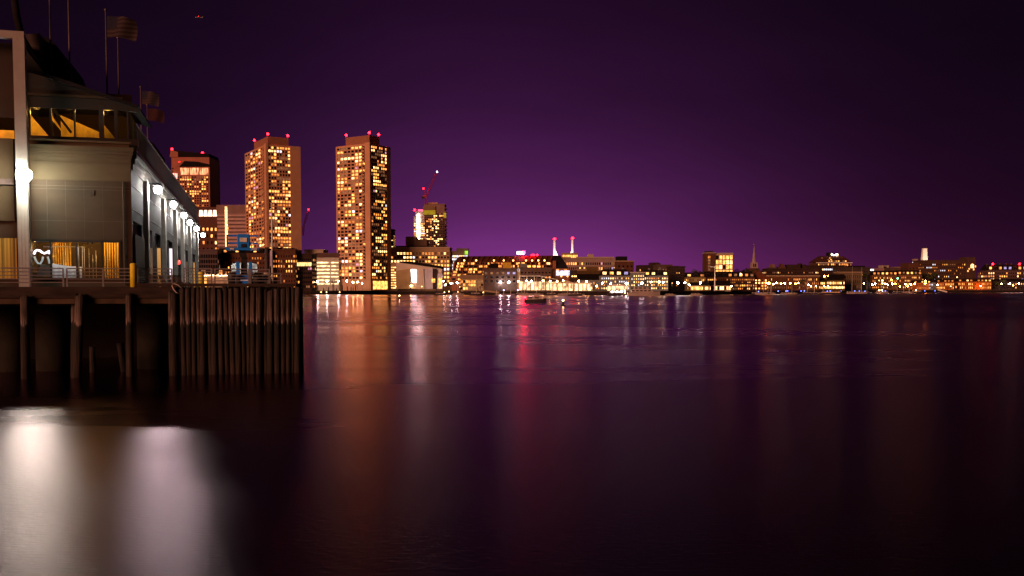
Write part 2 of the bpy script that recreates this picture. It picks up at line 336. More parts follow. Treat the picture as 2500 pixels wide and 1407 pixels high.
# ---- the two concrete towers
def harbour_tower(label, pl, pc, pr, Yc, yt, alpha, pent, seed, balcony, lamps, litL, litR, solidR):
    random.seed(seed)
    zt = zat(yt, Yc); h = zt - 3
    C = Vector((xat(pc, Yc), Yc))
    uR = Vector((math.cos(alpha), math.sin(alpha))); uL = Vector((-math.sin(alpha), math.cos(alpha)))
    def run(u, px):
        k = (px - 1250) / F * CT; return (k * C.y - C.x) / (u.x - k * u.y)
    a, b = run(uL, pl), run(uR, pr)
    r = thing('residential_tower', label, 'tower', (C.x, C.y, 3), alpha)
    # local: corner nearest the water at the origin, right face along +x, left face along +y (seen from outside its run goes from far to near)
    wall = MB().box(0, b, 0, a, -0.5, h); wins = []
    rows = 40; z0 = 9.0; z1 = h - 1.2
    cwL = 1.9 * 1.0
    sL = 4.6                                   # the blank corner slab on the left face
    bal = 3.0
    nL = 7 if a < 28 else 7
    facade(r, wall, Face(0, a, -math.pi / 2), a - sL - bal, z0, z1, nL, rows, 0.74, 0.62, litL, MIXD, 0.45, wins=wins, runs=.34)
    sR = solidR
    facade(r, wall, Face(1.2, 0, 0), b - 1.2 - sR, z0, z1, 9 if b > 28 else 8, rows, 0.74, 0.62, litR, MIXD, 0.45, wins=wins)
    ch = (z1 - z0) / rows
    wall.box(-0.85, 1.2, -0.75, sL, -0.4, h + 0.6)         # corner slab
    wall.box(b - sR, b + 0.7, -0.65, 2.0, -0.4, h - 0.2)   # far corner slab
    wall.box(-0.6, 0.1, a - 1.0, a + 0.4, -0.4, h - 0.3)
    wall.build('wall', CONC, r)
    bm = MB()
    for j in range(rows):
        z = z0 + j * ch
        bm.box(-1.7, 0.0, sL, sL + bal, z - 0.18, z + 0.08); bm.box(-1.7, -1.55, sL, sL + bal, z, z + 1.1)
    o = bm.build('balconies', CONC, r)
    for j in range(rows):
        k = random.choice('wyd') if random.random() < 0.28 else None
        wins.append((Vector((-0.02, sL + bal / 2, z0 + (j + .5) * ch)), -math.pi / 2, bal * .7, ch * .6, E[k] if k else GLASS, bool(k)))
    put_windows(r, wins, 100)
    # penthouse box
    p0, p1, py_, po = pent
    q0 = run(uL, p0) ; q1 = run(uR, p1)
    MB().box(1.5, q1 - 1, 1.5, q0 - 1, h, zat(py_, Yc + 10) - 3).build('penthouse', mat('penthouse_concrete', (0.30, 0.13, 0.09), 0.85, 0, 0.08, 0.2), r)
    zp = zat(py_, Yc + 10) - 3
    for (x, y) in ((1.7, q0 - 1.4), (1.7, 1.7), (q1 - 1.6, 1.7)):
        l = MB().cone((x, y), 0.12, 0.12, zp, zp + 1.6, 6).build('beacon', DARKM, r); glow(l, (x, y, zp + 2.0), 1.0, AVI, 'beacon_lamp')
    # glazed lobby
    for k in range(4):
        o = bpy.data.objects.new('lobby_window', pane_mesh(b * 0.17, 6.6, E['y'])); o.location = (2.6 + b * 0.1 + k * b * 0.2, -0.1, 4.4); link(o, r)
    return r
harbour_tower('left of the two tall concrete apartment towers, behind the blue lift', 604, 655, 735, 775, 352, math.radians(31), (620, 713, 337, 0), 3, 1, 0, 0.42, 0.46, 8.0)
harbour_tower('right of the two tall concrete apartment towers, rising straight from the quay', 825, 905, 953, 757, 350, math.radians(58), (842, 934, 334, 0), 5, 1, 0, 0.50, 0.44, 4.0)

random.seed(21)
# ---- far left: the red-topped tower in two steps
def stepped_tower():
    Y = 960
    r = bld('office_tower', 'stepped office tower with slanting dark roofs and red beacons, left of the striped block', 424, 516, 382, Y, mat('rose_granite', (0.34, 0.13, 0.09), 0.8, 0, 0.1, .1), 14, 22, 0.55, 0.5, 0.16, 'wyydd', depth=34, m0=0.45, roof=None, side=False)
    X = (xat(424, Y) + xat(516, Y)) / 2; g = MATS['rose_granite']
    def P(px, py): return (xat(px, Y) - X, zat(py, Y) - 3)
    MB().prism([P(421, 384), P(516, 384), P(516, 376), P(464, 371), P(424, 366)], -0.5, 30).build('roof', ROOFD, r)
    MB().prism([P(421, 384), P(441, 384), P(441, 372), P(424, 366)], -1.2, -0.55).build('gable_wall', g, r)
    w = MB().prism([P(440, 620), P(527, 620), P(527, 407), P(500, 402), P(470, 399), P(452, 401), P(440, 420)], -14, -1.3); wins = []
    fx0, fx1 = P(455, 0)[0], P(524, 0)[0]
    f = Face(fx0, -14, 0)
    facade(r, w, f, fx1 - fx0, P(0, 508)[1], P(0, 434)[1], 12, 13, 0.62, 0.62, 0.30, 'wyydo', 0.35, wins=wins)
    facade(r, w, Face(P(441, 0)[0], -14, 0), P(455, 0)[0] - P(441, 0)[0], P(0, 508)[1], P(0, 434)[1], 2, 13, 0.6, 0.6, 0.2, 'wyd', 0.35, wins=wins)
    w.build('lower_wall', g, r)
    MB().prism([P(455, 412), P(527.5, 412), P(527.5, 406), P(500, 400), P(468, 398)], -15, -14.1).build('lower_roof', ROOFD, r)
    for i in range(3):   # the tall lit loggias
        a0, a1 = P(458 + i * 23, 0)[0], P(478 + i * 23, 0)[0]
        MB().box(a0, a1, -14.9, -14.3, P(0, 431)[1], P(0, 415)[1]).build('sky_lobby_window', emat('lit_red_lobby', (1.0, 0.32, 0.14), 1.5, 0.85, 0.5, stretch=(1.5, 1, .3)), r)
    MB().box(P(428, 0)[0], P(450, 0)[0], -15.4, -14.3, P(0, 441)[1], P(0, 428)[1]).build('sky_lobby_window', emat('lit_pink_lobby', (1.0, 0.42, 0.34), 2.0, 0.8, 0.5, stretch=(1.5, 1, .3)), r)
    put_windows(r, wins, 80)
    for px, py in ((424, 364), (498, 373), (453, 402)):
        b = MB().cone((P(px, 0)[0], -12 if px == 453 else 2), .15, .15, P(0, py)[1] - 3, P(0, py)[1], 6).build('beacon', DARKM, r)
        glow(b, (P(px, 0)[0], -12 if px == 453 else 2, P(0, py)[1]), 1.2, AVI, 'beacon_lamp')
stepped_tower()
r = bld('office_building', 'dark brick block with five glowing tall top windows, below the stepped tower', 474, 534, 508, 900, mat('maroon_brick', (0.10, 0.04, 0.03), .9, 0, .2, .3), 6, 9, 0.42, 0.45, 0.32, 'wyyb', depth=30, m1=0.22, relief=0.15)
for i in range(5):
    a = xat(478 + i * 11.2, 900) - (xat(474, 900) + xat(534, 900)) / 2
    MB().prism([(a, zat(528.5, 900) - 3), (a + 3.7, zat(528.5, 900) - 3), (a + 3.2, zat(513.5, 900) - 3), (a + .5, zat(513.5, 900) - 3)], -0.5, -0.1).build('glowing_window', emat('lit_lantern', (1.0, 0.62, 0.42), 3.2, 0.25, 0.3), r)
# striped block
r = bld('office_building', 'pale block with striped crown and one bright stair strip, left of the tall apartment towers', 533, 605, 524, 880, mat('mauve_precast', (0.50, 0.33, 0.33), .8, 0, .1, .2), 26, 15, 0.7, 0.45, 0.03, 'wyd', depth=30, relief=0.3, m0=0.25, m1=0.01, cap=60, runs=0.1)
X = (xat(533, 880) + xat(605, 880)) / 2
MB().box(xat(533, 880) - X + .4, xat(605, 880) - X - .4, 0.6, 28, zat(524, 880) - 3, zat(502, 880) - 3).build('crown_wall', mat('crown_dark', (0.10, 0.05, 0.06), .8, 0, .1, .2), r)
fb = MB()
for i in range(27):
    a = xat(533 + i * 72 / 26, 880) - X; fb.box(a - .22, a + .22, -0.5, 0.55, zat(525, 880) - 3, zat(500.5, 880) - 3)
fb.build('crown_fins', MATS['mauve_precast'], r)
for i in range(14):
    MB().box(xat(552.5, 880) - X, xat(558, 880) - X, -0.75, -0.55, zat(505 + i * 7 + 6.3, 880) - 3, zat(505 + i * 7, 880) - 3).build('stair_window', E['b'], r)
# thin red crane beside the left tower
def crane(label, base, mast_top, jib_tip, cj, Y, lamp=None):
    r = thing('tower_crane', label, 'crane', (xat(base[0], Y), Y, zat(base[1], Y)))
    def P(px, py): return Vector((xat(px, Y, zat(py, Y)), 0, zat(py, Y))) - Vector((r.location.x, 0, r.location.z))
    def lattice(a, b, w, name):
        m = MB(); d = b - a; n = max(3, int(d.length / (w * 1.6))); s = d.cross(Vector((0, 1, 0))).normalized() * w / 2; t = Vector((0, w / 2, 0))
        for p in (s + t, s - t, -s + t, -s - t): m.tube([a + p, b + p], w * 0.11, 4)
        for i in range(n):
            q0 = a + d * i / n; q1 = a + d * (i + 1) / n
            for yy in (t, -t): m.tube([q0 + s * (1 if i % 2 else -1) + yy, q1 - s * (1 if i % 2 else -1) + yy], w * 0.08, 4)
        return m.build(name, REDM, r)
    lattice(P(*base), P(*mast_top), 2.2, 'mast'); j = lattice(P(*mast_top), P(*jib_tip), 1.5, 'jib')
    if cj:
        lattice(P(*mast_top), P(*cj), 1.3, 'counter_jib'); MB().box(-1.8, 1.8, -1, 1, -1.4, 1.2).build('cab', REDM, r, P(*mast_top) + Vector((-2, 0, 0)))
        MB().box(-1.6, 1.6, -1.2, 1.2, -1.5, .8).build('counterweight', DARKM, r, P(mast_top[0] - 8, mast_top[1] + 2))
        MB().tube([P(*cj), P(*jib_tip)], 0.08, 4).build('stay_cable', DARKM, r)
        glow(r, P(*cj), 0.9, AVI, 'beacon_lamp')
    glow(r, P(*jib_tip), 0.9, emat('crane_tip', (.8, .8, 1), 9, 0) if cj else AVI, 'beacon_lamp')
crane('small red crane jib leaning behind the left apartment tower', (738, 575), (740, 558), (753, 512), None, 1100)
crane('red luffing crane standing on the tower under construction', (1041, 500), (1041, 480), (1067, 420), (1034, 461), 1000)
# low brick waterfront in front of the towers
bld('glass_building', 'round dark glass building seen just right of the pier building', 486, 532, 612, 640, mat('plum_cladding', (0.07, 0.04, 0.05), .6, 0, .2, .3), 8, 7, 0.8, 0.7, 0.08, 'wd', depth=20, relief=0.15, m0=0.03)
bld('brick_building', 'long brown brick building with dormers behind the blue lift', 530, 660, 618, 650, BRICK, 20, 7, 0.4, 0.45, 0.16, 'wyyo', roof='mansard', roofh=3.4, dormers=9, dlit=0.35, depth=20, cap=90, relief=.12)
bld('brick_building', 'brown brick building with a roof terrace, right of the slender white flagpole', 660, 722, 612, 655, BRICK, 10, 7, 0.4, 0.45, 0.22, 'wyyo', roof='flat', depth=20, boxes=((664, 676, 603, DBRICK), (690, 712, 605, DBRICK)), relief=.12)
r = bld('glass_building', 'rounded dark building with one glowing curved floor, at the end of the pier', 702, 762, 622, 660, DBRICK, 12, 7, 0.7, 0.5, 0.10, 'wydp', depth=16, relief=0.15)
MB().box(-8.6, 8.4, -0.7, -0.2, zat(650, 660) - 3, zat(641, 660) - 3).build('lit_gallery', emat('lit_gallery', (1.0, 0.62, 0.22), 1.7, 0.6, 1.2, stretch=(2, 1, .2)), r)
bld('office_building', 'pale stone office block with a stepped flat roof, right of the left apartment tower', 744, 790, 612, 800, PALE, 7, 5, 0.5, 0.5, 0.3, WARM, depth=20, roof='flat')
r = bld('parking_garage', 'white office block with full glowing floors between the two apartment towers', 765, 828, 632, 770, PALE, 0, 0, depth=25, boxes=((768, 828, 617, mat('plant_screen', (.09, .05, .05), .8, 0, .1, .3), 4),))
for i in range(7):
    z = zat(640 + i * 8.6, 770) - 3
    MB().box(-9.6, 3.0, -0.5, -0.1, z - 1.0, z).build('window_strip', emat('lit_strip', (1.0, 0.70, 0.32), 2.3, 0.75, 0.35), r)
    MB().box(4.2, 10.2, -0.5, -0.1, z - 0.9, z - 0.1).build('window_strip', MATS['lit_strip'], r)
bld('office_building', 'thin sliver of a dark high-rise right behind the right apartment tower', 951, 961, 562, 900, DBRICK, 2, 18, 0.7, 0.5, 0.5, 'wyb', depth=14, m0=.45)
# construction pair
r = bld('office_tower', 'brightly lit slim tower left of the tower under construction', 1011, 1038, 530, 1150, mat('cool_panel', (.5, .42, .42), .6, 0, .1, .2), 6, 16, 0.7, 0.6, 0.75, 'cbbyw', depth=24, m0=.5, boxes=((1015, 1036, 516, MATS['cool_panel'], 1),))
MB().box(xat(1020, 1150) - xat(1024.5, 1150), xat(1025, 1150) - xat(1024.5, 1150), -0.9, -0.4, zat(590, 1150) - 3, zat(524, 1150) - 3).build('light_shaft', emat('lit_shaft', (1, .86, .72), 18, 0.3, .1), r)
MB().box(-2, 6, 4, 14, zat(516, 1150) - 3, zat(515, 1150) - 1).build('crown_light', emat('lit_pinkcap', (1, .12, .25), 2.0, 0.2, .1), r)
glow(r, (-6, 4, zat(512, 1150) - 3), 1.3, AVI, 'beacon_lamp')
r = bld('unfinished_tower', 'half-built tower wrapped in yellow netting, with a crane on top', 1037, 1086, 500, 1000, mat('raw_concrete', (.32, .20, .19), .9, 0, .15, .2), 11, 24, 0.72, 0.68, lambda u, v: 0.35 if u < .62 else 0.16, 'wbbyd', depth=22, relief=.5, m0=.40, m1=.10, cornice=mat('raw_concrete', (.3, .2, .2)), boxes=((1045, 1069, 494, CONC, 3),), runs=.1)
X = (xat(1037, 1000) + xat(1086, 1000)) / 2
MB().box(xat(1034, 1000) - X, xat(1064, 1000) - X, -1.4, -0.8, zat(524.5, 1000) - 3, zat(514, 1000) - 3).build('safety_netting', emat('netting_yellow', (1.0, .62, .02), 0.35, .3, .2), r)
MB().box(xat(1034, 1000) - X, xat(1064, 1000) - X, -1.2, -0.8, zat(514, 1000) - 3, zat(503.5, 1000) - 3).build('scaffold_sheeting', mat('sheeting', (.30, .2, .12), .9, 0, .2, .2), r)
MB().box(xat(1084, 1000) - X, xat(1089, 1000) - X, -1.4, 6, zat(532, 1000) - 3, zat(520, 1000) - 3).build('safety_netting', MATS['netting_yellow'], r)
fl = MB()
for j in range(22):
    z = zat(508 + j * 8.4, 1000) - 3; fl.box(xat(1086, 1000) - X, xat(1090, 1000) - X, -.8, 20, z - .2, z + .2)
fl.build('floor_slabs', CONC, r)
# tan office
bld('office_building', 'broad tan stone office with a projecting cornice, behind the angular aquarium', 954, 1098, 606, 800, TAN, 19, 9, 0.62, 0.5, lambda u, v: .9 if .3 < v < .62 else (.35 if v >= .62 else .4), 'wyybbyc', depth=30, relief=.35, m0=.08, cap=100,
    boxes=((966, 1058, 600, DBRICK, 3), (989, 1014, 577, TAN, 6), (1014, 1041, 583, mat('plant_brown', (.2, .13, .1)), 6)), trim=((619, TAN, .5),), cornice=PALE, runs=.6)
r = bld('office_building', 'white floodlit office with a green lit corner, behind the brick wharf hotel', 1098, 1142, 615, 950, PALE, 10, 6, 0.8, 0.6, 0.85, 'ccbcy', depth=20, m0=.45, boxes=((1114, 1143, 606, mat('roof_grey', (.28, .26, .25)), 3),))
MB().box(6.2, 9.3, -1, -.4, zat(622, 950) - 3, zat(613, 950) - 3).build('green_panel', emat('lit_green', (.45, .9, .05), 1.1, .4, .2), r)

# ---- aquarium
def aquarium():
    Y = 728
    r = thing('aquarium', 'angular white and ochre aquarium with a slanting dark roof and bright screen', 'building', (xat(1022, Y), Y, 3))
    def P(px, py, dy=0): return (xat(px, Y) - r.location.x, zat(py, Y) - 3)
    wp = mat('aquarium_panel', (.62, .55, .50), .5, 0, .08, .3); oc = mat('aquarium_ochre', (.45, .34, .18), .6, 0, .3, .12)
    MB().prism([P(965, 706), P(1078, 706), P(1078, 656), P(1036, 648), P(975, 640), P(966, 641)], 4, 26).build('hall_wall', wp, r)
    MB().prism([P(975, 641), P(1036, 650), P(1079, 656), P(1077, 649.5), P(1040, 643.5), P(1000, 638), P(974, 638)], 3.2, 27).build('roof', ROOFD, r)
    MB().prism([P(968, 706), P(1000, 706), P(1002, 656), P(967, 662)], 0, 3.9).build('entrance_wall', oc, r)
    MB().prism([P(1001, 706), P(1036, 706), P(1034, 657), P(1003, 656)], 1.0, 3.9).build('gallery_wall', wp, r)
    MB().prism([P(1006, 690), P(1016.5, 690), P(1016, 658), P(1002.5, 658)], 0.4, .95).build('screen', emat('lit_screen', (1, .96, .92), 3.2, .1, .2), r)
    MB().prism([P(1036.5, 706), P(1056, 706), P(1056, 655), P(1036, 657)], 1.6, 3.9).build('side_wall', mat('aquarium_cool', (.50, .48, .60), .5, 0, .08, .3), r)
    MB().prism([P(1056.5, 706), P(1066, 706), P(1066, 656), P(1056.5, 656)], 2.6, 3.9).build('dark_wall', DBRICK, r)
    MB().prism([P(1066.5, 706), P(1080, 706), P(1080, 668), P(1068, 668)], 1.6, 10).build('annex_wall', MATS['aquarium_cool'], r)
    MB().prism([P(1069.5, 704), P(1078, 704), P(1079, 679), P(1071, 679)], 1.0, 1.55).build('window', E['y'], r)
    MB().prism([P(1054, 690), P(1062, 690), P(1062, 681), P(1054, 681)], 1.0, 1.5).build('window', E['y'], r)
aquarium()
r = bld('office_building', 'low lit office floors squeezed between the right apartment tower and the aquarium', 955, 967, 645, 745, TAN, 3, 9, .9, .45, .95, 'byy', depth=10, relief=.1)

# ---- brick wharf hotel, terraced
def hotel():
    Y = 735; br = mat('hotel_brick', (.26, .08, .035), .85, 0, .2, .3); rf = mat('hotel_roof', (.10, .03, .02), .8, 0, .25, .2)
    r = thing('wharf_hotel', 'long rust-red terraced wharf hotel with lamps under its eaves', 'hotel', (xat(1235, Y), Y, 3))
    def P(px, py): return (xat(px, Y) - r.location.x, zat(py, Y) - 3)
    MB().prism([P(1098, 706), P(1345, 706), P(1345, 640), P(1108, 640)], 0, 26).build('wall', br, r)
    a, b = P(1108, 640), P(1372, 640); c, d = P(1120, 625), P(1368, 623)
    MB().add([(a[0], -1, a[1]), (b[0], -1, b[1]), (b[0], 26, b[1]), (a[0], 26, a[1]), (c[0], 11, c[1]), (d[0], 11, d[1]), (d[0], 14, d[1]), (c[0], 14, c[1])],
             [(0, 1, 5, 4), (1, 2, 6, 5), (2, 3, 7, 6), (3, 0, 4, 7), (4, 5, 6, 7), (3, 2, 1, 0)]).build('roof', rf, r)
    dv = MB()
    for i in range(19):
        x = 1122 + i * 13; p = P(x, 640); q = P(x + 7, 627)
        dv.tube([(p[0], -1.2, p[1] + .2), (q[0], 8.6, q[1] + .6)], .45, 4)
    dv.build('roof_ribs', br, r)
    EL = emat('eave_lamp', (1, .42, .10), 9, 0, sample=True)
    for px in (1134, 1163, 1206, 1230, 1253, 1284, 1299, 1314, 1329):
        p = P(px, 636.5); glow(r, (p[0], -2.4, p[1]), .62, EL, 'eave_lamp')
    # five terraces of rooms stepping out
    tw = []
    for k, (yy, n) in enumerate(((643.5, 19), (650.5, 20), (658, 20), (664.5, 20), (672, 20), (682, 18), (692, 18))):
        w = MB(); x0, x1 = P(1108 - k * 1.6, 0)[0], P(1342, 0)[0]; z = P(0, yy)[1]; dy = -1.1 * (k + 1) if k < 5 else -6
        w.box(x0, x1, dy, .4, z - 1.4, z - 1.05 if k < 5 else z - 1.2)
        for i in range(n):
            x = x0 + (i + .5) * (x1 - x0) / n
            w.prism([(x - 1.6, z - 1.1), (x - 1.2, z - 1.1), (x - .4, z + 1.2), (x - .8, z + 1.2)], dy, 0.3)
            k_ = random.choice('wyyyyobw') if random.random() < .62 else None
            for s_ in (0, 1):
                tw.append((Vector((x + .2 + s_ * 1.35, dy + 1.0 if k < 5 else -5, z - .05)), 0, 1.15, 1.5, E[k_] if k_ and random.random() < .8 else GLASS, bool(k_)))
        w.build('terrace', br, r)
    MB().box(P(1100, 0)[0], P(1342, 0)[0], -4.9, 0.2, -.4, P(0, 676)[1]).build('lower_wall', br, r)
    put_windows(r, tw, 100)
        # rooftop sign and beacon
    p0 = P(1272, 620); sb = MB().box(-3.2, 2.6, -.3, .3, -1.2, 1.2).build('roof_sign', emat('roof_sign', (1, .85, .85), 6, .2, .3), r, (p0[0], 8, p0[1] + 1))
    glow(r, (P(1279, 615)[0], 8, P(0, 616)[1]), 1.3, emat('red_beacon', (1, .004, .03), 160, 0, sample=True), 'beacon_lamp')
    for q in (1299, 1304, 1312): glow(r, (P(q, 0)[0], 8, P(0, 622)[1]), .6, AVI, 'beacon_lamp')
    # brick end house
    e = thing('brick_building', 'dark brick end house with a steep roof and glass bay, ending the wharf hotel', 'building', (xat(1365, 720), 720, 3))
    def Q(px, py): return (xat(px, 720) - e.location.x, zat(py, 720) - 3)
    MB().box(Q(1343, 0)[0], Q(1390, 0)[0], 0, 12, -.4, Q(0, 656)[1]).build('wall', br, e)
    MB().prism([Q(1345, 656), Q(1388, 656), Q(1379, 640), Q(1368, 624), Q(1352, 624)], .5, 12).build('roof', ROOFD, e)
    MB().box(Q(1349, 0)[0], Q(1357, 0)[0], -1.5, 3, -.4, Q(0, 637)[1]).build('stair_tower', br, e)
    MB().box(Q(1357.5, 0)[0], Q(1390, 0)[0], -3, -.2, Q(0, 673)[1], Q(0, 661)[1]).build('bay_window', emat('lit_bay', (.85, .8, 1), 1.3, .6, .5), e)
    MB().box(Q(1390, 0)[0], Q(1408, 0)[0], -1, 8, -.4, Q(0, 660)[1]).build('side_wall', DBRICK, e)
    for px in (1370, 1385, 1397, 1402, 1406): glow(e, (Q(px, 0)[0], -1.8, Q(0, 675)[1]), .45, EL, 'wall_lamp')
    for px in (1361, 1380): 
        o = bpy.data.objects.new('window', pane_mesh(2, 1.4, E['w'])); o.location = (Q(px, 0)[0], -.1, Q(0, 650)[1] - 3); link(o, e)
hotel()
r = bld('pavilion', 'small ochre glass pavilion with a tilted roof in front of the wharf hotel', 1124, 1180, 681, 708, mat('pavilion_stone', (.40, .32, .18), .8, 0, .2, .4), 9, 3, .8, .7, .7, 'wydd', depth=9, roof='gable', roofh=3.0, relief=.15, roofm=TAN)
r = bld('harbour_building', 'plain grey-brown block with three white floodlights along its foot', 1180, 1262, 658, 700, BROWN, 6, 3, .45, .5, .18, 'dwl', depth=16, relief=.25, boxes=((1196, 1216, 643, ROOFD, 3), (1228, 1248, 641, mat('plant_ochre', (.55, .36, .04)), 3)), m0=.35)
r = bld('harbour_building', 'brown hall with a round clock on its corner, behind the white pergola', 1262, 1346, 656, 702, BROWN, 10, 2, .5, .3, .05, 'dw', depth=14, relief=.2, m0=.5, boxes=((1266, 1286, 643, GREYS, 3),))
X = (xat(1262, 702) + xat(1346, 702)) / 2
MB().box(xat(1261.5, 702) - X, xat(1270, 702) - X, -.9, -.3, 0, zat(657, 702) - 3).build('clock_pier', mat('clock_stone', (.5, .38, .3)), r)
ck = sm(MB().cone((0, 0), 1.05, 1.05, -.1, .1, 20)).build('clock', emat('clock_rim', (1, .8, .75), .9, 0), r, (xat(1265.8, 702) - X, -1.05, zat(659.5, 702) - 3), (math.pi / 2, 0, 0))
sm(MB().cone((0, 0), .72, .72, -.02, .02, 20)).build('dial', mat('dial', (.30, .15, .18)), ck, (0, 0, .12)); MB().box(-.06, .06, 0, .6, .15, .18).build('hand', WHITE, ck)
# ---- chimneys and the lit crown
for nm, px, yt, fx in (('left white chimney with a red beacon and a flared foot', 1353.5, 588, 9), ('right white chimney with a red beacon and a flared foot', 1397.5, 586, -9)):
    Y = 1250; r = thing('chimney_stack', nm, 'chimney', (xat(px, Y), Y, 3)); h = zat(yt, Y) - 3; wpm = mat('chimney_white', (.85, .77, .74), .7, 0, .06, .05)
    sm(MB().cone((0, 0), 2.2, 1.7, 0, h, 16)).build('shaft', wpm, r)
    s_ = 1 if fx > 0 else -1
    pr = [(0, zat(624, Y) - 3), (4.6 * s_, zat(624, Y) - 3), (1.4 * s_, zat(611, Y) - 3), (0, zat(611, Y) - 3)]
    MB().prism(pr if s_ > 0 else pr[::-1], -1, 1).build('flare', wpm, r)
    sm(MB().cone((0, 0), 1.9, 1.9, h, h + 1.0, 16)).build('cap', DARKM, r); glow(r, (0, 0, h + 2.2), 1.7, AVI, 'beacon_lamp')
    spot(r, (-14, -60, 20), (0, 0, h * .72), 2.6e5, (1, .86, .80), 1.4)
r = bld('office_building', 'stepped building with a glowing yellow crown under the chimneys', 1372, 1392, 630, 1050, TAN, 5, 4, .7, .6, .9, 'yyb', depth=12, m0=.6)
bld('office_building', 'glowing yellow slatted rooftop box at the foot of the right chimney', 1373, 1410, 620, 1080, mat('crown_frame', (.5, .35, .1)), 9, 1, .7, .8, 1, 'y', depth=10, m0=.86, m1=.02, relief=.2)
r = bld('apartment_block', 'long pale flat-roofed apartment block right of the chimneys', 1382, 1508, 632, 900, mat('mauve_stucco', (.30, .22, .22), .8, 0, .1, .2), 24, 4, .6, .5, .42, 'wyybdlp', depth=20, m0=.30, relief=.3, cap=96, boxes=((1410, 1500, 627, PALE, 4), (1437, 1450, 620, PALE, 6)))
bld('apartment_block', 'dark brick block with a black roof box, right end of the long pale apartments', 1506, 1547, 639, 880, BRICK, 4, 3, .4, .4, .1, 'w', depth=20, m0=.4, cornice=TAN, boxes=((1507, 1532, 626, ROOFD, 3), (1540, 1546, 636, ROOFD, 3)))
bld('ochre_building', 'low ochre building under the long pale apartments', 1400, 1470, 664, 800, mat('ochre_wall', (.16, .10, .04), .9, 0, .2, .3), 12, 2, .5, .5, .3, 'ydw', depth=20, relief=.15, m0=.5, boxes=((1408, 1433, 656, TAN, 4), (1434, 1460, 651, mat('ochre_wall', (.3, .2, .1)), 4)))
bld('granite_house', 'small granite house with a dark sloping roof left of the long granite warehouse', 1413, 1464, 684, 700, GREYS, 9, 2, .35, .5, .4, 'ywb', depth=14, roof='gable', roofh=4.5, relief=.12)
# ---- granite warehouses
bld('granite_warehouse', 'long floodlit granite warehouse with dormers, left of the pale gap', 1467, 1537, 673, 690, GREYS, 13, 4, .35, .45, .62, 'yybbwcl', roof='mansard', roofh=4.6, dormers=4, dlit=1, depth=16, relief=.2, chim=3)
bld('granite_warehouse', 'taller narrow granite warehouse in the middle of the waterfront row', 1540, 1573, 667, 688, GREYS, 6, 5, .35, .45, .66, 'bbyc', depth=16, relief=.2, cornice=PALE)
bld('granite_warehouse', 'granite warehouse with a pale floodlit front, behind the white yacht', 1573, 1631, 673, 692, GREYS, 11, 4, .35, .45, .62, 'bbyyw', roof='mansard', roofh=4.0, dormers=4, dlit=.9, depth=16, relief=.2, chim=2)
bld('dark_block', 'dark terraced block with two orange windows, behind the granite warehouses', 1560, 1608, 650, 800, DBRICK, 9, 3, .4, .4, .12, 'oy', depth=20, m0=.4, boxes=((1590, 1610, 641, DBRICK, 3),))
bld('dark_block', 'dark apartment house with ragged roof boxes left of the shadowed tower block', 1604, 1640, 649, 760, BROWN, 6, 5, .35, .4, .12, 'od', depth=20, boxes=((1608, 1614, 643, DBRICK, 3), (1622, 1628, 647, DBRICK, 3)))
bld('dark_block', 'shadowed dark brick tower block with few lit windows, left of the lit ochre warehouse', 1638, 1672, 653, 720, DBRICK, 6, 8, .35, .4, .14, 'owy', depth=18, boxes=((1645, 1660, 649, DBRICK, 3),))
bld('ochre_warehouse', 'low ochre warehouse lit from its left end, near the flag-hung mast', 1674, 1722, 677, 715, mat('ochre_wall2', (.22, .15, .05), .9, 0, .2, .3), 14, 3, .3, .5, .25, 'ydo', depth=14, relief=.15, roof='mansard', roofh=3.6, dormers=3, dlit=.6)
r = bld('white_apartments', 'brick and white balconied apartment tower lit above the dark trees', 1746, 1788, 620, 860, PALE, 5, 5, .8, .78, .72, 'yydbyw', depth=16, m0=.30, m1=.03, relief=1.0)
X = (xat(1746, 860) + xat(1788, 860)) / 2
MB().box(xat(1722, 860) - X, xat(1745.8, 860) - X, -1.5, 14, -.4, zat(619, 860) - 3).build('brick_wing', BRICK, r)
MB().box(xat(1721, 860) - X, xat(1746.5, 860) - X, -1.9, 14, zat(618.8, 860) - 3, zat(617, 860) - 3).build('wing_cornice', PALE, r)
MB().box(xat(1725, 860) - X, xat(1741, 860) - X, 1, 12, zat(617, 860) - 3, zat(613, 860) - 3).build('roof_housing', DBRICK, r)
for k in range(5): MB().box(xat(1727, 860) - X, xat(1732.5, 860) - X, -1.75, -1.55, zat(631 + k * 7.5, 860) - 3, zat(625.5 + k * 7.5, 860) - 3).build('window', E['d'] if k else E['w'], r)
bld('waterfront_shed', 'long low boathouse with glowing doors under a dark roof, left of the bright mast', 1688, 1716, 697, 712, TAN, 7, 1, .7, .7, .9, 'yybc', depth=9, roof='gable', roofh=3.6, relief=.1)
bld('waterfront_shed', 'small yellow gabled boathouse beside the bright mast', 1717, 1733, 697, 708, mat('ochre_wall2', (.4, .3, .1)), 1, 1, .5, .6, 1, 'b', depth=9, roof='front', roofh=3.8, roofm=ROOFD, relief=.1)
bld('waterfront_shed', 'long boathouse with white lit front right of the bright mast', 1735, 1784, 697, 715, PALE, 9, 1, .7, .7, .8, 'bycb', depth=9, roof='gable', roofh=3.6, relief=.1)
bld('brick_row', 'dark brick row with a glowing roof terrace, right of the boathouses', 1722, 1842, 677, 770, BRICK, 26, 4, .4, .45, .38, 'yowod', depth=16, relief=.15, roof='mansard', roofh=4.6, dormers=9, dlit=.45, cap=90)
bld('brick_row', 'low dark quay row with small yellow lights left of the gabled brick house', 1784, 1836, 692, 735, DBRICK, 12, 2, .5, .5, .45, 'yowd', depth=10, relief=.1)
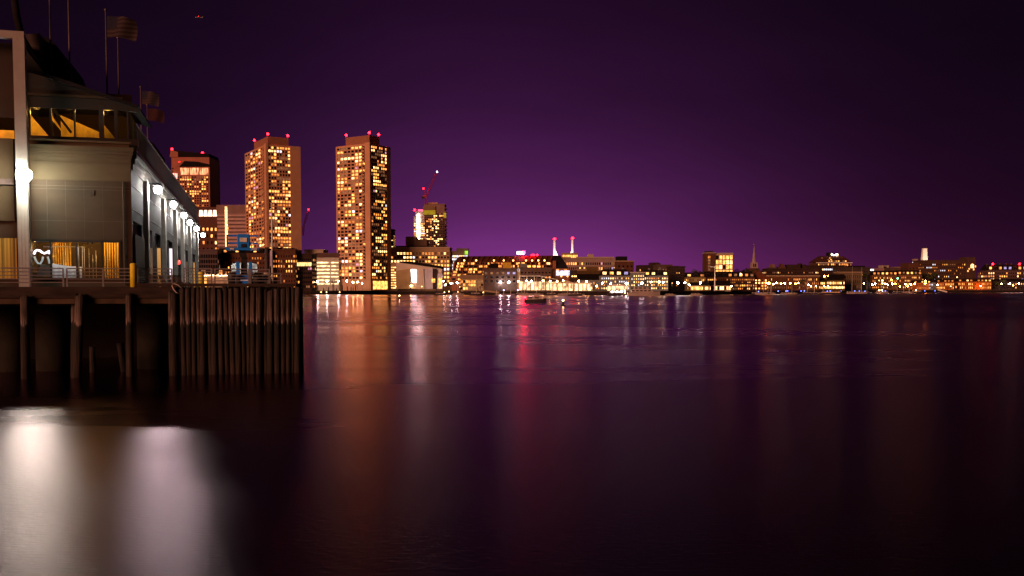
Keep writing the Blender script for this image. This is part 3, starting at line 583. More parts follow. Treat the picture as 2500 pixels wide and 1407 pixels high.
bld('brick_gable_house', 'red brick house with a broad front gable and white lit windows', 1834, 1873, 679, 775, mat('orange_brick', (.13, .04, .018), .9, 0, .2, .4), 5, 4, .45, .5, .72, 'bbyw', depth=16, roof='front', roofh=6.2, roofm=MATS.get('orange_brick'), relief=.15)
# ---- church
def church():
    Y = 1050; r = thing('church_steeple', 'slender white church steeple rising from the dark trees', 'church', (xat(1842.5, Y), Y, 3))
    z = lambda py: zat(py, Y) - 3; wm = mat('steeple_white', (.34, .26, .26), .8, 0, .15, .2)
    MB().box(-5, 5, 0, 10, 0, z(655)).build('tower', BRICK, r)
    MB().box(-3.3, 3.3, 1.5, 8, z(655), z(641)).build('belfry', wm, r)
    for x in (-3.6, 3.6): MB().cone((x, 1.4), .35, .05, z(655), z(644), 6).build('pinnacle', wm, r)
    for x in (-1.6, .4): MB().box(x, x + 1.2, 1.3, 1.49, z(652), z(644)).build('louvre', ROOFD, r)
    MB().cone((0, 4.5), 2.7, 1.6, z(641), z(630), 8).build('lantern', wm, r)
    MB().cone((0, 4.5), 1.7, .12, z(630), z(600), 8).build('spire', wm, r); glow(r, (0, 4.5, z(597)), .55, mat('weathervane', (.6, .35, .15), .4, .5), 'weathervane')
church()
# ---- right centre
bld('brick_row', 'back row of dark flat-roofed houses with scattered warm windows behind the orange lamps', 1872, 1998, 658, 880, DBRICK, 30, 4, .35, .4, .30, 'wyobod', depth=16, relief=.12, cap=100, m0=.3,
    boxes=((1880, 1898, 653, BROWN, 3), (1887, 1894, 645, mat('tank_wood', (.2, .12, .08)), 4), (1904, 1920, 651, BRICK, 3), (1910, 1918, 644, BRICK, 5), (1925, 1970, 646, DBRICK, 3), (1956, 1960, 643, DBRICK, 3)))
bld('brick_row', 'long orange-lit brick row with a pale cornice behind the quay lamps', 1872, 2000, 675, 835, mat('orange_brick2', (.11, .04, .018), .9, 0, .2, .4), 28, 3, .3, .45, .45, 'yowod', depth=14, relief=.12, cap=84, cornice=TAN)
r = bld('white_strip_building', 'low dark building with a strip of white shop windows, below the dome-shaped block', 1970, 2060, 650, 960, DBRICK, 20, 1, .7, .5, .9, 'bcbc', depth=14, m0=.80, relief=.12)
def pyramid():
    Y = 1000; r = thing('pyramid_block', 'big terraced block with a sloping red roof and floodlit top', 'building', (xat(2035, Y), Y, 3))
    def P(px, py): return (xat(px, Y) - r.location.x, zat(py, Y) - 3)
    w = MB().box(P(1992, 0)[0], P(2078, 0)[0], 0, 24, 0, P(0, 642)[1]); wins = []
    facade(r, w, Face(P(1992, 0)[0], 0, 0), P(2078, 0)[0] - P(1992, 0)[0], P(0, 650)[1], P(0, 643)[1], 22, 1, .6, .7, .6, 'ywdo', .2, wins=wins)
    w.build('wall', BRICK, r)
    a, b, c, d = P(1990, 641), P(2079, 641), P(2008, 625), P(2064, 625)
    MB().add([(a[0], -1, a[1]), (b[0], -1, b[1]), (b[0], 25, b[1]), (a[0], 25, a[1]), (c[0], 8, c[1]), (d[0], 8, d[1]), (d[0], 16, d[1]), (c[0], 16, c[1])],
             [(0, 1, 5, 4), (1, 2, 6, 5), (2, 3, 7, 6), (3, 0, 4, 7), (4, 5, 6, 7), (3, 2, 1, 0)]).build('roof', mat('pyramid_roof', (.07, .022, .018), .8, 0, .3, .3), r)
    for k, (yy, n) in enumerate(((638, 13), (634, 11), (630, 9))):
        for i in range(n):
            t = (i + .5) / n; px = 1998 + k * 4 + t * (74 - k * 8); dy = -1 + (641 - yy) * .56
            m = E[random.choice('wyd')] if random.random() < .4 else GLASS
            dm = MB().box(-1.1, 1.1, -.6, 1.6, -.6, .7).build('dormer', BRICK, r, (P(px, 0)[0], dy, P(0, yy)[1]))
            o = bpy.data.objects.new('window', pane_mesh(1.5, .8, m)); o.location = (0, -.66, .05); link(o, dm)
    MB().box(P(2027, 0)[0], P(2040, 0)[0], 9, 15, P(0, 625)[1], P(0, 616)[1]).build('roof_housing', ROOFD, r)
    MB().box(P(2040, 0)[0], P(2054, 0)[0], 9, 15, P(0, 625)[1], P(0, 621)[1]).build('roof_housing', BRICK, r)
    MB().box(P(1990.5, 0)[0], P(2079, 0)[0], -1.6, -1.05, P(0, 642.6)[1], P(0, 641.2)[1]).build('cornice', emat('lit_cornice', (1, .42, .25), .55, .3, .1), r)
    for px, py, q in ((2036, 621, 1.0), (2048, 621.5, 1.35), (2041, 622.5, .7)): glow(r, (P(px, 0)[0], 8, P(0, py)[1]), q, emat('roof_flood', (1, .8, .5), 9, 0), 'floodlight')
    put_windows(r, wins)
pyramid()
bld('dark_hill_building', 'large dark stone building with two lit windows right of the terraced block', 2048, 2124, 655, 940, mat('dark_stone', (.05, .035, .032), .9, 0, .2, .2), 14, 6, .3, .4, .05, 'dy', depth=22, relief=.15, boxes=((2082, 2114, 649, ROOFD, 3),))
bld('stone_block', 'pale arcaded stone block lit along its top, right of the yellow-lit restaurant', 2048, 2104, 666, 900, mat('arcade_stone', (.15, .11, .07)), 12, 3, .3, .55, .02, 'd', depth=14, relief=.3, cornice=TAN)
bld('restaurant', 'low waterside restaurant with two rows of yellow lamps, left part', 1976, 2018, 685, 850, mat('yellow_timber', (.12, .075, .02), .9, 0, .2, .4), 11, 2, .6, .5, .9, 'yyb', depth=10, relief=.15, roof='hip', roofh=3)
bld('restaurant', 'low waterside restaurant with a glowing glass front and dark hipped roof, right part', 2018, 2062, 684, 855, MATS['yellow_timber'], 12, 2, .6, .5, .9, 'ybb', depth=10, relief=.15, roof='hip', roofh=5)
bld('house', 'small dark gabled house with one pale window above the restaurant', 2036, 2064, 679, 875, DBRICK, 4, 1, .4, .6, .3, 'w', depth=10, roof='gable', roofh=3.5, m0=.6)
# ---- right
r = bld('stadium_sign_building', 'distant building with a glowing white sign strip', 2124, 2146, 660, 1500, PALE, 0, 0, depth=20, zb=3)
MB().box(-7, 7, -1, -.3, zat(661, 1500) - 3, zat(657.5, 1500) - 3).build('sign_strip', emat('lit_sign', (1, .9, .8), 4.0, .2, .1), r)
r = bld('arena', 'distant pink-grey hall with two small floodlit roof cowls', 2145, 2173, 656, 1400, mat('pink_panel', (.3, .19, .22)), 0, 0, depth=20, boxes=((2154, 2158, 648, PALE), (2159, 2165, 651, ROOFD), (2166, 2171, 648, PALE)))
MB().cone((xat(2168, 1400) - xat(2159, 1400), 5), .4, .1, zat(656, 1400) - 3, zat(640, 1400) - 3, 5).build('mast', DARKM, r)
r = bld('brown_block', 'distant low brown roofs around a lattice mast', 2172, 2216, 655, 1300, BROWN, 10, 2, .5, .4, .3, 'yd', depth=20, m0=.7, boxes=((2186, 2200, 652, TAN),))
for px, t in ((2206, 632), (2209, 636)):
    MB().cone((xat(px, 1300) - xat(2194, 1300), 5), .5, .12, zat(656, 1300) - 3, zat(t, 1300) - 3, 5).build('mast', DARKM, r)
bld('row_house_block', 'orange-lit row of gabled apartment houses with dark balconies left of the lamps', 2129, 2190, 672, 1040, mat('amber_stucco', (.16, .08, .04), .9, 0, .2, .3), 14, 4, .4, .45, .42, 'yowod', depth=14, relief=.2, roof='mansard', roofh=5, dormers=6, dlit=.9)
bld('row_house_block', 'orange-lit row of apartment houses with a glowing attic, right of the green lamp', 2191, 2250, 671, 1045, MATS['amber_stucco'], 14, 4, .4, .45, .40, 'yowod', depth=14, relief=.2, roof='mansard', roofh=5, dormers=6, dlit=.9)
def obelisk():
    Y = 2600; r = thing('obelisk_monument', 'tall floodlit pale obelisk above the big dark block', 'monument', (xat(2255, Y), Y, 3)); z = lambda py: zat(py, Y) - 3
    om = mat('obelisk_granite', (.85, .80, .74), .8, 0, .05, .02)
    def fr(a, b, z0, z1): return MB().add([(-a, -a, z0), (a, -a, z0), (a, a, z0), (-a, a, z0), (-b, -b, z1), (b, -b, z1), (b, b, z1), (-b, b, z1)], [(0, 1, 5, 4), (1, 2, 6, 5), (2, 3, 7, 6), (3, 0, 4, 7), (4, 5, 6, 7), (3, 2, 1, 0)])
    fr(8.2, 4.9, z(660), z(607)).build('shaft', om, r); fr(4.9, .2, z(607), z(603.5)).build('cap', BROWN, r)
    for a in (-40, 40): spot(r, (a, -75, z(700)), (0, 0, z(622)), 4.5e5, (1, .76, .55), .7)
obelisk()
bld('small_tower', 'short floodlit white twin-paned turret left of the obelisk', 2230, 2239, 634, 1500, PALE, 2, 1, .7, .8, 1, 'c', depth=6, m0=.9, relief=.2)
bld('armory_block', 'broad dark brick block below the obelisk with a plain left wing', 2217, 2250, 644, 1160, BRICK, 4, 2, .3, .3, .1, 'o', depth=24, relief=.1, m0=.5)
r = bld('armory_block', 'long dark brown block with small warm windows and a twin-horned end tower', 2250, 2356, 637, 1150, mat('armory_brown', (.07, .036, .028), .9, 0, .2, .2), 22, 6, .35, .4, .26, 'yowdc', depth=26, relief=.15, cap=100, m0=.3)
X = (xat(2250, 1150) + xat(2356, 1150)) / 2
def P(px, py): return (xat(px, 1150) - X, zat(py, 1150) - 3)
MB().prism([P(2356, 700), P(2382, 700), P(2379, 650), P(2377, 628), P(2372, 628), P(2371, 631), P(2363, 631), P(2362, 628), P(2356, 628)], -2, 18).build('end_tower', MATS['armory_brown'], r)
MB().prism([P(2366, 655), P(2374, 655), P(2374, 648), P(2372.5, 645.5), P(2370, 644.5), P(2367.5, 645.5), P(2366, 648)], -2.6, -2.1).build('arch_window', E['b'], r)
for px, py in ((2363, 657), (2374, 658), (2378, 651), (2360, 662)): MB().box(-.7, .7, -.1, .1, -1, 1).build('window', E['y'], r, (P(px, 0)[0], -2.15, P(0, py)[1]))
OB = mat('orange_brick3', (.42, .13, .025), .9, 0, .2, .4)
bld('row_house', 'glowing orange brick terrace with small dormers, left of the pale gabled house', 2231, 2272, 691, 1035, OB, 11, 2, .35, .55, .4, 'oyoy', depth=10, relief=.15, roof='mansard', roofh=3, dormers=5, dlit=.8)
bld('house', 'pale front-gabled house between the orange terraces', 2272, 2285, 690, 1032, GREYS, 2, 2, .3, .4, .4, 'c', depth=9, roof='front', roofh=4.5, relief=.1)
bld('row_house', 'glowing orange brick terrace in the middle, right of the pale gabled house', 2286, 2329, 689, 1036, OB, 12, 2, .35, .55, .45, 'oyoyb', depth=10, relief=.15, roof='mansard', roofh=3.2, dormers=5, dlit=.8, cornice=TAN)
bld('row_house', 'long glowing orange brick terrace with nine dormers below the horned tower', 2339, 2420, 688, 1040, OB, 20, 2, .35, .55, .42, 'oyoyb', depth=10, relief=.15, roof='mansard', roofh=3.4, dormers=9, dlit=.8)
bld('dark_shed', 'small dark shed in the gap between the two right orange terraces', 2330, 2338, 694, 1036, DBRICK, 1, 1, .4, .4, 1, 'w', depth=8)
bld('lit_annex', 'small ochre lit annex left of the dormered apartment house at the right edge', 2397, 2411, 668, 1120, mat('ochre_wall', (.3, .2, .1)), 3, 2, .6, .6, .9, 'yd', depth=10, m0=.5)
r = bld('apartment_house', 'dormered apartment house with balconies at the right edge of the harbour', 2411, 2530, 660, 1080, mat('plum_brick', (.09, .05, .05), .9, 0, .2, .3), 22, 4, .55, .5, .34, 'yywbdl', depth=18, relief=.3, roof='mansard', roofh=6.5, dormers=10, dlit=.8, m0=.3, chim=8)
for px in (2420, 2485): glow(r, (xat(px, 1080) - (xat(2411, 1080) + xat(2530, 1080)) / 2, -2, zat(645, 1080) - 3), 1.1, AVI, 'beacon_lamp')
bld('boat_shed', 'dark boat shed with lamps in front, at the right edge of the quay', 2424, 2530, 688, 1060, DBRICK, 16, 2, .4, .4, .25, 'ywd', depth=12, relief=.1, roof='gable', roofh=3)

# ---------------------------------------------------------------- restaurant tents and pergola
TENTM = mat('tent_canvas', (.72, .60, .50), .8, 0, .08, .4)
INNER = emat('tent_glow', (1.0, .58, .28), 1.9, .8, .25)
def tent(label, x0, x1, ytop, yeave, Y, peaks=1, slope='peak'):
    X0, X1 = xat(x0, Y), xat(x1, Y); r = thing('tent_canopy', label, 'canopy', ((X0 + X1) / 2, Y, 3)); w = X1 - X0; ze = zat(yeave, Y) - 3; zt = zat(ytop, Y) - 3
    c = MB(); pw = w / peaks
    for i in range(peaks):
        a = -w / 2 + i * pw
        c.add([(a, 0, ze), (a + pw, 0, ze), (a + pw, 9, ze), (a, 9, ze), (a + pw / 2, 4.5, zt), (a, 0, ze - .5), (a + pw, 0, ze - .5)], [(0, 1, 4), (1, 2, 4), (2, 3, 4), (3, 0, 4), (5, 6, 1, 0), (0, 3, 2, 1)])
    c.build('canvas', TENTM, r)
    for i in range(peaks * 2 + 1): MB().cone((-w / 2 + i * pw / 2, 0.2), .12, .12, 0, ze, 6).build('pole', WHITE, r)
    n = max(3, int(w / 3))
    for i in range(n):
        MB().box(-w / 2 + i * w / n + .3, -w / 2 + (i + 1) * w / n - .3, 6.5, 6.8, .2, ze - .4).build('lit_panel', INNER, r)
    return r
def pergola():
    Y = 694; X0, X1 = xat(1268, Y), xat(1360, Y); r = thing('pergola', 'white slatted pergola glowing over a waterside terrace', 'pergola', ((X0 + X1) / 2, Y, 3)); w = X1 - X0
    z = lambda py: zat(py, Y) - 3
    s = MB()
    for i in range(34):
        a = -w / 2 + i * w / 33; t = i / 33; zt = z(673) if t < .55 else z(673) - (t - .55) / .45 * (z(673) - z(682))
        s.box(a - .12, a + .12, 0, 6, zt - .25, zt)
    s.build('slats', WHITE, r)
    MB().prism([(-w / 2, z(675)), (w * .05, z(675)), (w / 2, z(684)), (w / 2, z(683)), (w * .05, z(674)), (-w / 2, z(674))], -.25, 0).build('beam', WHITE, r)
    for i in range(6): 
        a = -w / 2 + i * w / 5; MB().box(a - .2, a + .2, -.2, .2, 0, z(675 if i < 4 else 682)).build('post', WHITE, r)
    for i in range(10): MB().box(-w / 2 + i * w / 10 + .3, -w / 2 + (i + 1) * w / 10 - .3, 5.6, 5.8, .5, z(688)).build('lit_panel', INNER, r)
pergola()
tent('peaked white restaurant tent right of the pergola', 1362, 1402, 684, 691, 668, 1)
tent('row of low white lit tents beside the granite warehouse', 1403, 1446, 687, 691.5, 664, 3)
tent('small white kiosk tent below the brick end house', 1346, 1361, 687, 692, 670, 1)
tent('pale floodlit marquee below the long granite warehouse', 1484, 1538, 693, 697, 668, 2)

# ---------------------------------------------------------------- far lamps, piles, boats, buoys
LC = dict(w=emat('lamp_white', (1, .92, .86), 110, 0, sample=True), y=emat('lamp_warm', (1, .52, .18), 110, 0, sample=True), o=emat('lamp_orange', (1, .27, .03), 140, 0, sample=True),
          s=emat('lamp_small', (1, .6, .2), 9, 0, sample=True), g=emat('lamp_green', (.2, 1, .45), 12, 0), r=emat('lamp_red', (1, .012, .008), 20, 0), b=emat('lamp_blue', (.10, .16, 1), 8, 0))
protos = {}
def copy_tree(o, parent=None):
    c = o.copy(); SC.collection.objects.link(c); c.parent = parent
    for ch in o.children: copy_tree(ch, c)
    return c
def street_lamp(px, py, Y, k, rad):
    key = (k, rad)
    z = zat(py, Y); lab = {'w': 'far quay lamp with a brilliant white head', 'y': 'far quay lamp with a warm yellow head', 'o': 'far quay lamp with a deep orange head', 's': 'small dim yellow quay lamp', 'g': 'single green lamp in front of the orange-lit row houses'}[k]
    if key not in protos:
        r = thing('quay_lamp', lab, 'street lamp'); protos[key] = r
        MB().cone((0, 0), .12, .08, -5.5, 0, 6).build('post', DARKM, r); glow(r, (0, 0, .35), rad, LC[k])
        MB().cone((0, 0), .4, .1, .35 + rad * .9, .55 + rad, 8).build('cap', DARKM, r)
    else: r = copy_tree(protos[key])
    r.location = (xat(px, Y), Y, z)
    if z - 5.5 > 3.0 or True:
        pass
    if k != 'g': r['group'] = {'w': 'white quay lamps', 'y': 'warm quay lamps', 'o': 'orange quay lamps', 's': 'small quay lamps'}[k]
for px, py, k, rad in ((775, 688, 'w', .75), (798, 688, 'w', .6), (826, 688, 'w', .6), (847, 688, 'w', .55), (862, 691, 'y', .6), (873, 690, 'y', .6), (884, 693, 'y', .5),
    (966, 701, 's', .35), (1030, 701, 's', .35), (1003, 699, 'y', .4), (1100, 693, 'w', .55), (1116, 692, 'w', .55), (1088, 696, 'y', .4), (1083, 688, 'w', .35), (1123, 702, 's', .35),
    (1201, 691, 'w', .75), (1222, 691, 'w', .75), (1242, 691, 'w', .75), (1265, 688, 'y', .5), (1285, 687, 'w', .4), (1297, 688, 'w', .4), (1326, 687, 'y', .5), (1343, 688, 'y', .5), (1360, 689, 'y', .5),
    (1375, 686, 'y', .5), (1413, 688, 'y', .5), (1432, 689, 'y', .5), (1457, 700, 'y', .5), (1470, 693, 'w', .4), (1491, 694, 'w', .4), (1530, 694, 'w', .7), (1567, 693, 'w', .7), (1590, 690, 'y', .4),
    (1609, 690, 'y', .6), (1619, 691, 'w', .5), (1655, 692, 'w', .7), (1672, 692, 'w', .45), (1683, 697, 'y', .5), (1710, 692, 'w', .65), (1780, 702, 'y', .45), (1786, 700, 'y', .45), (1808, 670, 's', .6),
    (1877, 693, 'o', .9), (1870, 692, 'o', .5), (1888, 695, 'y', .55), (1896, 692, 'w', .5), (1907, 694, 'y', .5), (1916, 693, 'w', .55), (1929, 693, 'o', .6), (1942, 694, 'o', .6), (1949, 692, 'y', .35), (1974, 697, 'w', .5),
    (1980, 700, 'y', .4), (1992, 700, 'y', .4), (2012, 700, 'y', .4), (2021, 700, 'y', .4), (2032, 700, 'y', .4), (2012, 676, 'o', .6), (2021, 676, 'o', .6), (2050, 687, 'o', .5), (2083, 693, 'y', .5), (2091, 694, 'y', .5), (2109, 693, 'y', .5),
    (2130, 696, 'w', .4), (2137, 694, 'w', .4), (2146, 686, 's', .5), (2154, 686, 'o', .6), (2154, 693, 'o', .6), (2161, 694, 'y', .5), (2167, 696, 'w', .4), (2176, 684, 'o', .6), (2178, 694, 'w', .6), (2186, 694, 'o', .6), (2191, 681, 'g', .8),
    (2197, 701, 'o', .7), (2210, 695, 'y', .6), (2216, 700, 'o', .7), (2223, 695, 'w', .6), (2233, 694, 'o', .8), (2259, 687, 'o', .7), (2259, 693, 'o', .8), (2289, 697, 'w', .5), (2299, 686, 's', .6), (2336, 678, 's', .6),
    (2377, 686, 'o', 1.1), (2394, 699, 'o', .6), (2321, 700, 's', .5), (2445, 694, 'y', .5), (2465, 694, 'w', .8), (2487, 693, 'w', .6), (2473, 698, 'o', .5)):
    street_lamp(px, py, shore(px) + (4 if py > 686 else 25), k, rad)
# mooring lights along the floating docks
for px, py in ((1852, 713), (1900, 712), (1919, 712), (1923, 711.5), (1956, 712), (1964, 711.5), (2020, 712), (2027, 711.5), (2054, 711), (2087, 711.5), (2098, 712), (2112, 712), (2258, 711), (2283, 711)):
    Y = shore(px) - 14; r = thing('dock_light', 'small blue marker light on a short dock post', 'dock light', (xat(px, Y), Y, 0), 0, 'blue marker lights along the docks')
    z = max(.8, zat(py, Y)); MB().cone((0, 0), .1, .1, -1, z, 6).build('post', DARKM, r); glow(r, (0, 0, z + .3), .42, LC['b'])
for px, py in ((784, 714.5), (797, 714.5), (829, 714.5), (1085, 715), (1096, 713), (1118, 714), (1180, 715), (1525, 710)):
    Y = shore(px) - 10; r = thing('dock_light', 'small yellow marker light on a short dock post', 'dock light', (xat(px, Y), Y, 0), 0, 'yellow marker lights along the docks')
    z = max(.8, zat(py, Y)); MB().cone((0, 0), .1, .1, -1, z, 6).build('post', DARKM, r); glow(r, (0, 0, z + .3), .38, LC['s'])
# mooring piles before the left quay
for i, px in enumerate((733, 738, 744, 752, 760, 768, 776, 790, 802, 815, 822, 836, 848, 857, 862, 868, 1065, 1082, 1101, 1124, 1167, 1172, 2236, 2253, 2280, 2300, 2313, 2350)):
    Y = shore(px) - 12 - (i % 3) * 3; h = random.uniform(4.5, 7.5)
    o = MB().cone((0, 0), .34, .28, -2, h, 8, .08).build('mooring_pile', mat('pile_far', (.015, .011, .011), .9), None, (xat(px, Y), Y, 0))
    tag(o, 'dark timber mooring pile standing in the water before the far quay', 'pile', 'mooring piles before the far quay')
HULLW = mat('hull_white', (.40, .34, .34), .4, 0, .08, .3); HULLD = mat('hull_dark', (.04, .03, .04), .4, 0, .1, .3)
def boat(label, px, Y, L, H, hull=HULLW, rz=0, cabin=2, lights=(), mast=0, name='motor_boat', cat='boat', lit=None):
    r = thing(name, label, cat, (xat(px, Y), Y, 0), rz)
    W = L * .26; hb = MB(); n = 9; secs = []
    for i in range(n):
        t = i / (n - 1); x = -L / 2 + L * t; wd = W / 2 * (1 if t < .55 else max(.03, 1 - ((t - .55) / .45) ** 1.8)) * (.85 + .15 * min(1, t * 4)); sh = H * (.34 + .16 * t * t)
        secs += [(x, -wd, sh), (x, -wd * .75, -.3), (x, wd * .75, -.3), (x, wd, sh)]
    fs = []
    for i in range(n - 1):
        for k in range(3): fs.append((i * 4 + k, i * 4 + k + 1, i * 4 + 5 + k, i * 4 + 4 + k))
        fs.append((i * 4 + 3, i * 4, i * 4 + 4, i * 4 + 7))
    fs += [(0, 3, 2, 1), ((n - 1) * 4, (n - 1) * 4 + 1, (n - 1) * 4 + 2, (n - 1) * 4 + 3)]
    hb.add(secs, fs).build('hull', hull, r)
    z = H * .38
    for c in range(cabin):
        a, b = -L * (.40 - .09 * c), L * (.22 - .14 * c); hh = H * .28; w = W * (.36 - .05 * c)
        cb = MB().add([(a, -w, z), (b + hh, -w, z), (b + hh, w, z), (a, w, z), (a + .2, -w * .9, z + hh), (b, -w * .9, z + hh), (b, w * .9, z + hh), (a + .2, w * .9, z + hh)], [(0, 1, 5, 4), (1, 2, 6, 5), (2, 3, 7, 6), (3, 0, 4, 7), (4, 5, 6, 7), (3, 2, 1, 0)]).build('cabin', HULLW, r)
        nw = max(2, int((b - a) / 2.2))
        for i in range(nw):
            ax = a + (i + .5) * (b - a) / nw
            o = bpy.data.objects.new('window', pane_mesh(round((b - a) / nw * .6, 1), round(hh * .4, 1), lit if lit else GLASS)); o.location = (ax, -w * .97 - .04, z + hh * .58); link(o, cb)
        z += hh
    if mast: MB().cone((0, 0), .12, .05, z, z + mast, 6).build('mast', WHITE, r)
    for lx, lz, k in lights: glow(r, (lx, -W * .4, lz), .35, LC[k], 'deck_lamp')
    return r
boat('large white motor yacht moored before the granite warehouses', 1572, 610, 21, 6.2, cabin=2, rz=0, name='motor_yacht')
boat('ferry with a bright white lit cabin beside the white yacht', 1506, 612, 12, 5.0, hull=HULLD, cabin=1, lights=((-3, 2.6, 'w'), (0, 2.6, 'w'), (3, 2.6, 'w'), (5.2, 2.4, 'y')), lit=E['c'], name='ferry_boat')
boat('small white boat moored below the restaurant tents', 1373, 600, 7, 2.6, cabin=1, name='moored_boat')
boat('dark blue launch drifting in mid harbour under the pergola', 1307, 325, 7.5, 3.2, hull=HULLD, cabin=1, name='launch')
boat('dark sailboat moored before the pavilion', 1163, 640, 9, 3.0, hull=HULLD, cabin=1, mast=11, name='sail_boat')
boat('white sailboat moored left of the pavilion', 1118, 650, 8, 2.8, cabin=1, mast=10, name='sail_boat')
boat('low dark boat moored below the aquarium', 1075, 655, 8, 2.4, hull=HULLD, cabin=1, name='moored_boat')
boat('small white skiff left of the flag-hung mast', 1636, 600, 7, 2.4, cabin=1, name='skiff')
boat('white cabin boat moored before the boathouses', 1700, 620, 8, 2.6, cabin=1, name='moored_boat')
boat('white motor boat below the gabled brick house', 1860, 720, 10, 2.8, cabin=1, name='moored_boat')
boat('long low boat with a red and white lit side, below the restaurant', 2035, 790, 22, 3.0, hull=HULLD, cabin=1, lit=E['o'], name='tour_boat')
boat('boat with bright deck lamps moored left of the row houses', 2153, 900, 12, 4, cabin=1, lights=((-3, 3, 'y'), (0, 3.2, 'w'), (3, 2.4, 'b')), mast=9, name='sail_boat')
boat('white sailboat with a tall bare mast before the arcaded block', 2080, 830, 11, 3.2, cabin=1, mast=22, name='sail_boat')
boat('white sailboat with a tall bare mast right of the arcaded block', 2103, 860, 11, 3.2, cabin=1, mast=22, name='sail_boat')
boat('dark workboat moored before the orange terraces', 2240, 960, 12, 4, hull=HULLD, cabin=1, lights=((-2, 3, 'y'),), name='work_boat')
for px, py, lab in ((1375, 748, 'lit channel buoy in mid harbour below the brick end house'), (975, 731, 'small lit buoy off the right apartment tower')):
    Y = EYE * F / (py - 703.5); r = thing('channel_buoy', lab, 'buoy', (xat(px, Y), Y, 0))
    MB().cone((0, 0), .7, .6, -.3, .5, 10).build('float', DARKM, r)
    MB().cone((0, 0), .4, .15, .5, 1.5, 6).build('cage', DARKM, r); glow(r, (0, 0, 1.65), .16, LC['y']); 
# dock and gangway
def dock():
    Y = 672; r = thing('floating_dock', 'floating dock with a blue-lit landing stage before the grey-brown block', 'dock', (xat(1240, Y), Y, 0))
    MB().box(-9, 9, 0, 4, .1, .9).build('deck', mat('dock_deck', (.3, .26, .35)), r)
    for x in (-8, -3, 2, 7): MB().cone((x, 0), .15, .15, -1, 3.4, 6).build('post', WHITE, r)
    for x in (-3, 7): glow(r, (x, 0, 3.6), .35, emat('dock_lamp', (.6, .55, 1), 12, 0, sample=True))
    g = thing('gangway', 'pale sloping gangway between the quay and the floating dock', 'gangway', (xat(1193, Y), Y + 4, 0))
    MB().prism([(-7.5, 3.0), (7.5, 1.2), (7.5, 2.4), (-7.5, 4.2)], 0, .12).build('side_panel', TAN, g)
    MB().prism([(-7.5, 2.9), (7.5, 1.1), (7.5, 1.2), (-7.5, 3.0)], 0, 1.6).build('deck', DARKM, g)
    r = thing('gangway', 'long white gangway sloping down before the middle orange terrace', 'gangway', (xat(2300, 1000), 1000, 0))
    MB().prism([(-4.5, 2.7), (5.5, .2), (5.5, 1.7), (-4.5, 4.2)], 0, .12).build('side_panel', WHITE, r); MB().prism([(-4.5, 2.5), (5.5, 0), (5.5, .2), (-4.5, 2.7)], 0, 1.6).build('deck', DARKM, r)
dock()
random.seed(31)
for i in range(26):
    px = random.choice((random.uniform(1150, 1460), random.uniform(1840, 2230))); Y = shore(px) - random.uniform(14, 30); L_ = random.uniform(6, 10)
    r = boat('small sailing boat with a bare mast moored off the quay', px, Y, L_, random.uniform(2.0, 2.8), hull=random.choice((HULLW, HULLD)), cabin=1, mast=random.uniform(7, 12), name='moored_sail_boat'); r['group'] = 'sailing boats moored off the quay'
# the signal mast
r = thing('signal_mast', 'bright white signal mast with a crossing yard, by the boathouses', 'mast', (xat(1745, 700), 700, 3))
MB().cone((0, 0), .55, .2, 0, zat(650, 700) - 3, 8).build('pole', WHITE, r)
MB().tube([(-3.4, 0, zat(652, 700) - 3), (3.4, 0, zat(652, 700) - 3)], .22, 5).build('yard', WHITE, r); MB().tube([(0, 0, zat(652, 700) - 3), (2.6, 0, zat(637, 700) - 3)], .2, 5).build('gaff', WHITE, r)
l = bpy.data.lights.new('mast_light', 'SPOT'); l.energy = 9000; l.spot_size = .5; l.color = (1, .8, .5); o = bpy.data.objects.new('mast_light', l); link(o, r); o.location = (2, -6, .5); o.rotation_euler = Vector((-2, 6, 16)).to_track_quat('-Z', 'Y').to_euler()
# ---- trees
FOL = mat('dark_foliage', (.05, .06, .03), .9, 0, .4, .6); BARK = mat('tree_bark', (.10, .07, .05), .9, 0, .3, 2)
def tree(px, ybase, ytop, wpx, Y, label, bare=False, warm=False):
    z0 = 3; zt = zat(ytop, Y); w = wpx / F * Y; h = zt - z0
    r = thing('bare_tree' if bare else 'tree', label, 'tree', (xat(px, Y), Y, z0)); t = MB()
    t.tube([(0, 0, 0), (.1, 0, h * .3), (0, .1, h * .55)], h * .022, 7, h * .012)
    tips = []
    for i in range(16 if bare else 9):
        a = random.uniform(0, 6.28); e = random.uniform(.5, 1.2); s = Vector((0, 0, h * random.uniform(.28, .55))); d = Vector((math.cos(a) * math.cos(e) * w * .55, math.sin(a) * math.cos(e) * w * .55, math.sin(e) * h * .42))
        m_ = s + d * .5 + Vector((0, 0, -h * .03)); t.tube([s, m_, s + d], h * .008, 5, h * .002); tips.append(s + d)
        if bare:
            for k in range(4):
                q = m_ + d * random.uniform(0, .4); t.tube([q, q + Vector((random.uniform(-1, 1) * w * .14, random.uniform(-1, 1) * w * .14, random.uniform(.05, .22) * h))], h * .004, 4, h * .001)
    t.build('trunk', BARK, r)
    if not bare:
        c = MB(); cl = [(random.uniform(-.36, .36) * w, random.uniform(-.3, .3) * w, h * random.uniform(.5, .82), random.uniform(.12, .25) * w) for _ in range(9)]
        for x, y, z, rr in cl:
            for k in range(90):
                d = Vector((random.gauss(0, 1), random.gauss(0, 1), random.gauss(0, 1))).normalized() * rr * random.uniform(.6, 1.15); d.z *= .7
                p = Vector((x, y, z)) + d; s = w * random.uniform(.02, .045); u = Vector((random.gauss(0, 1), random.gauss(0, 1), random.gauss(0, 1))).normalized(); v = u.orthogonal().normalized() * s; u = u.cross(v)
                c.add([p - v, p + u, p + v, p - u], [(0, 1, 2, 3)])
        c.build('crown', FOL, r)
random.seed(11)
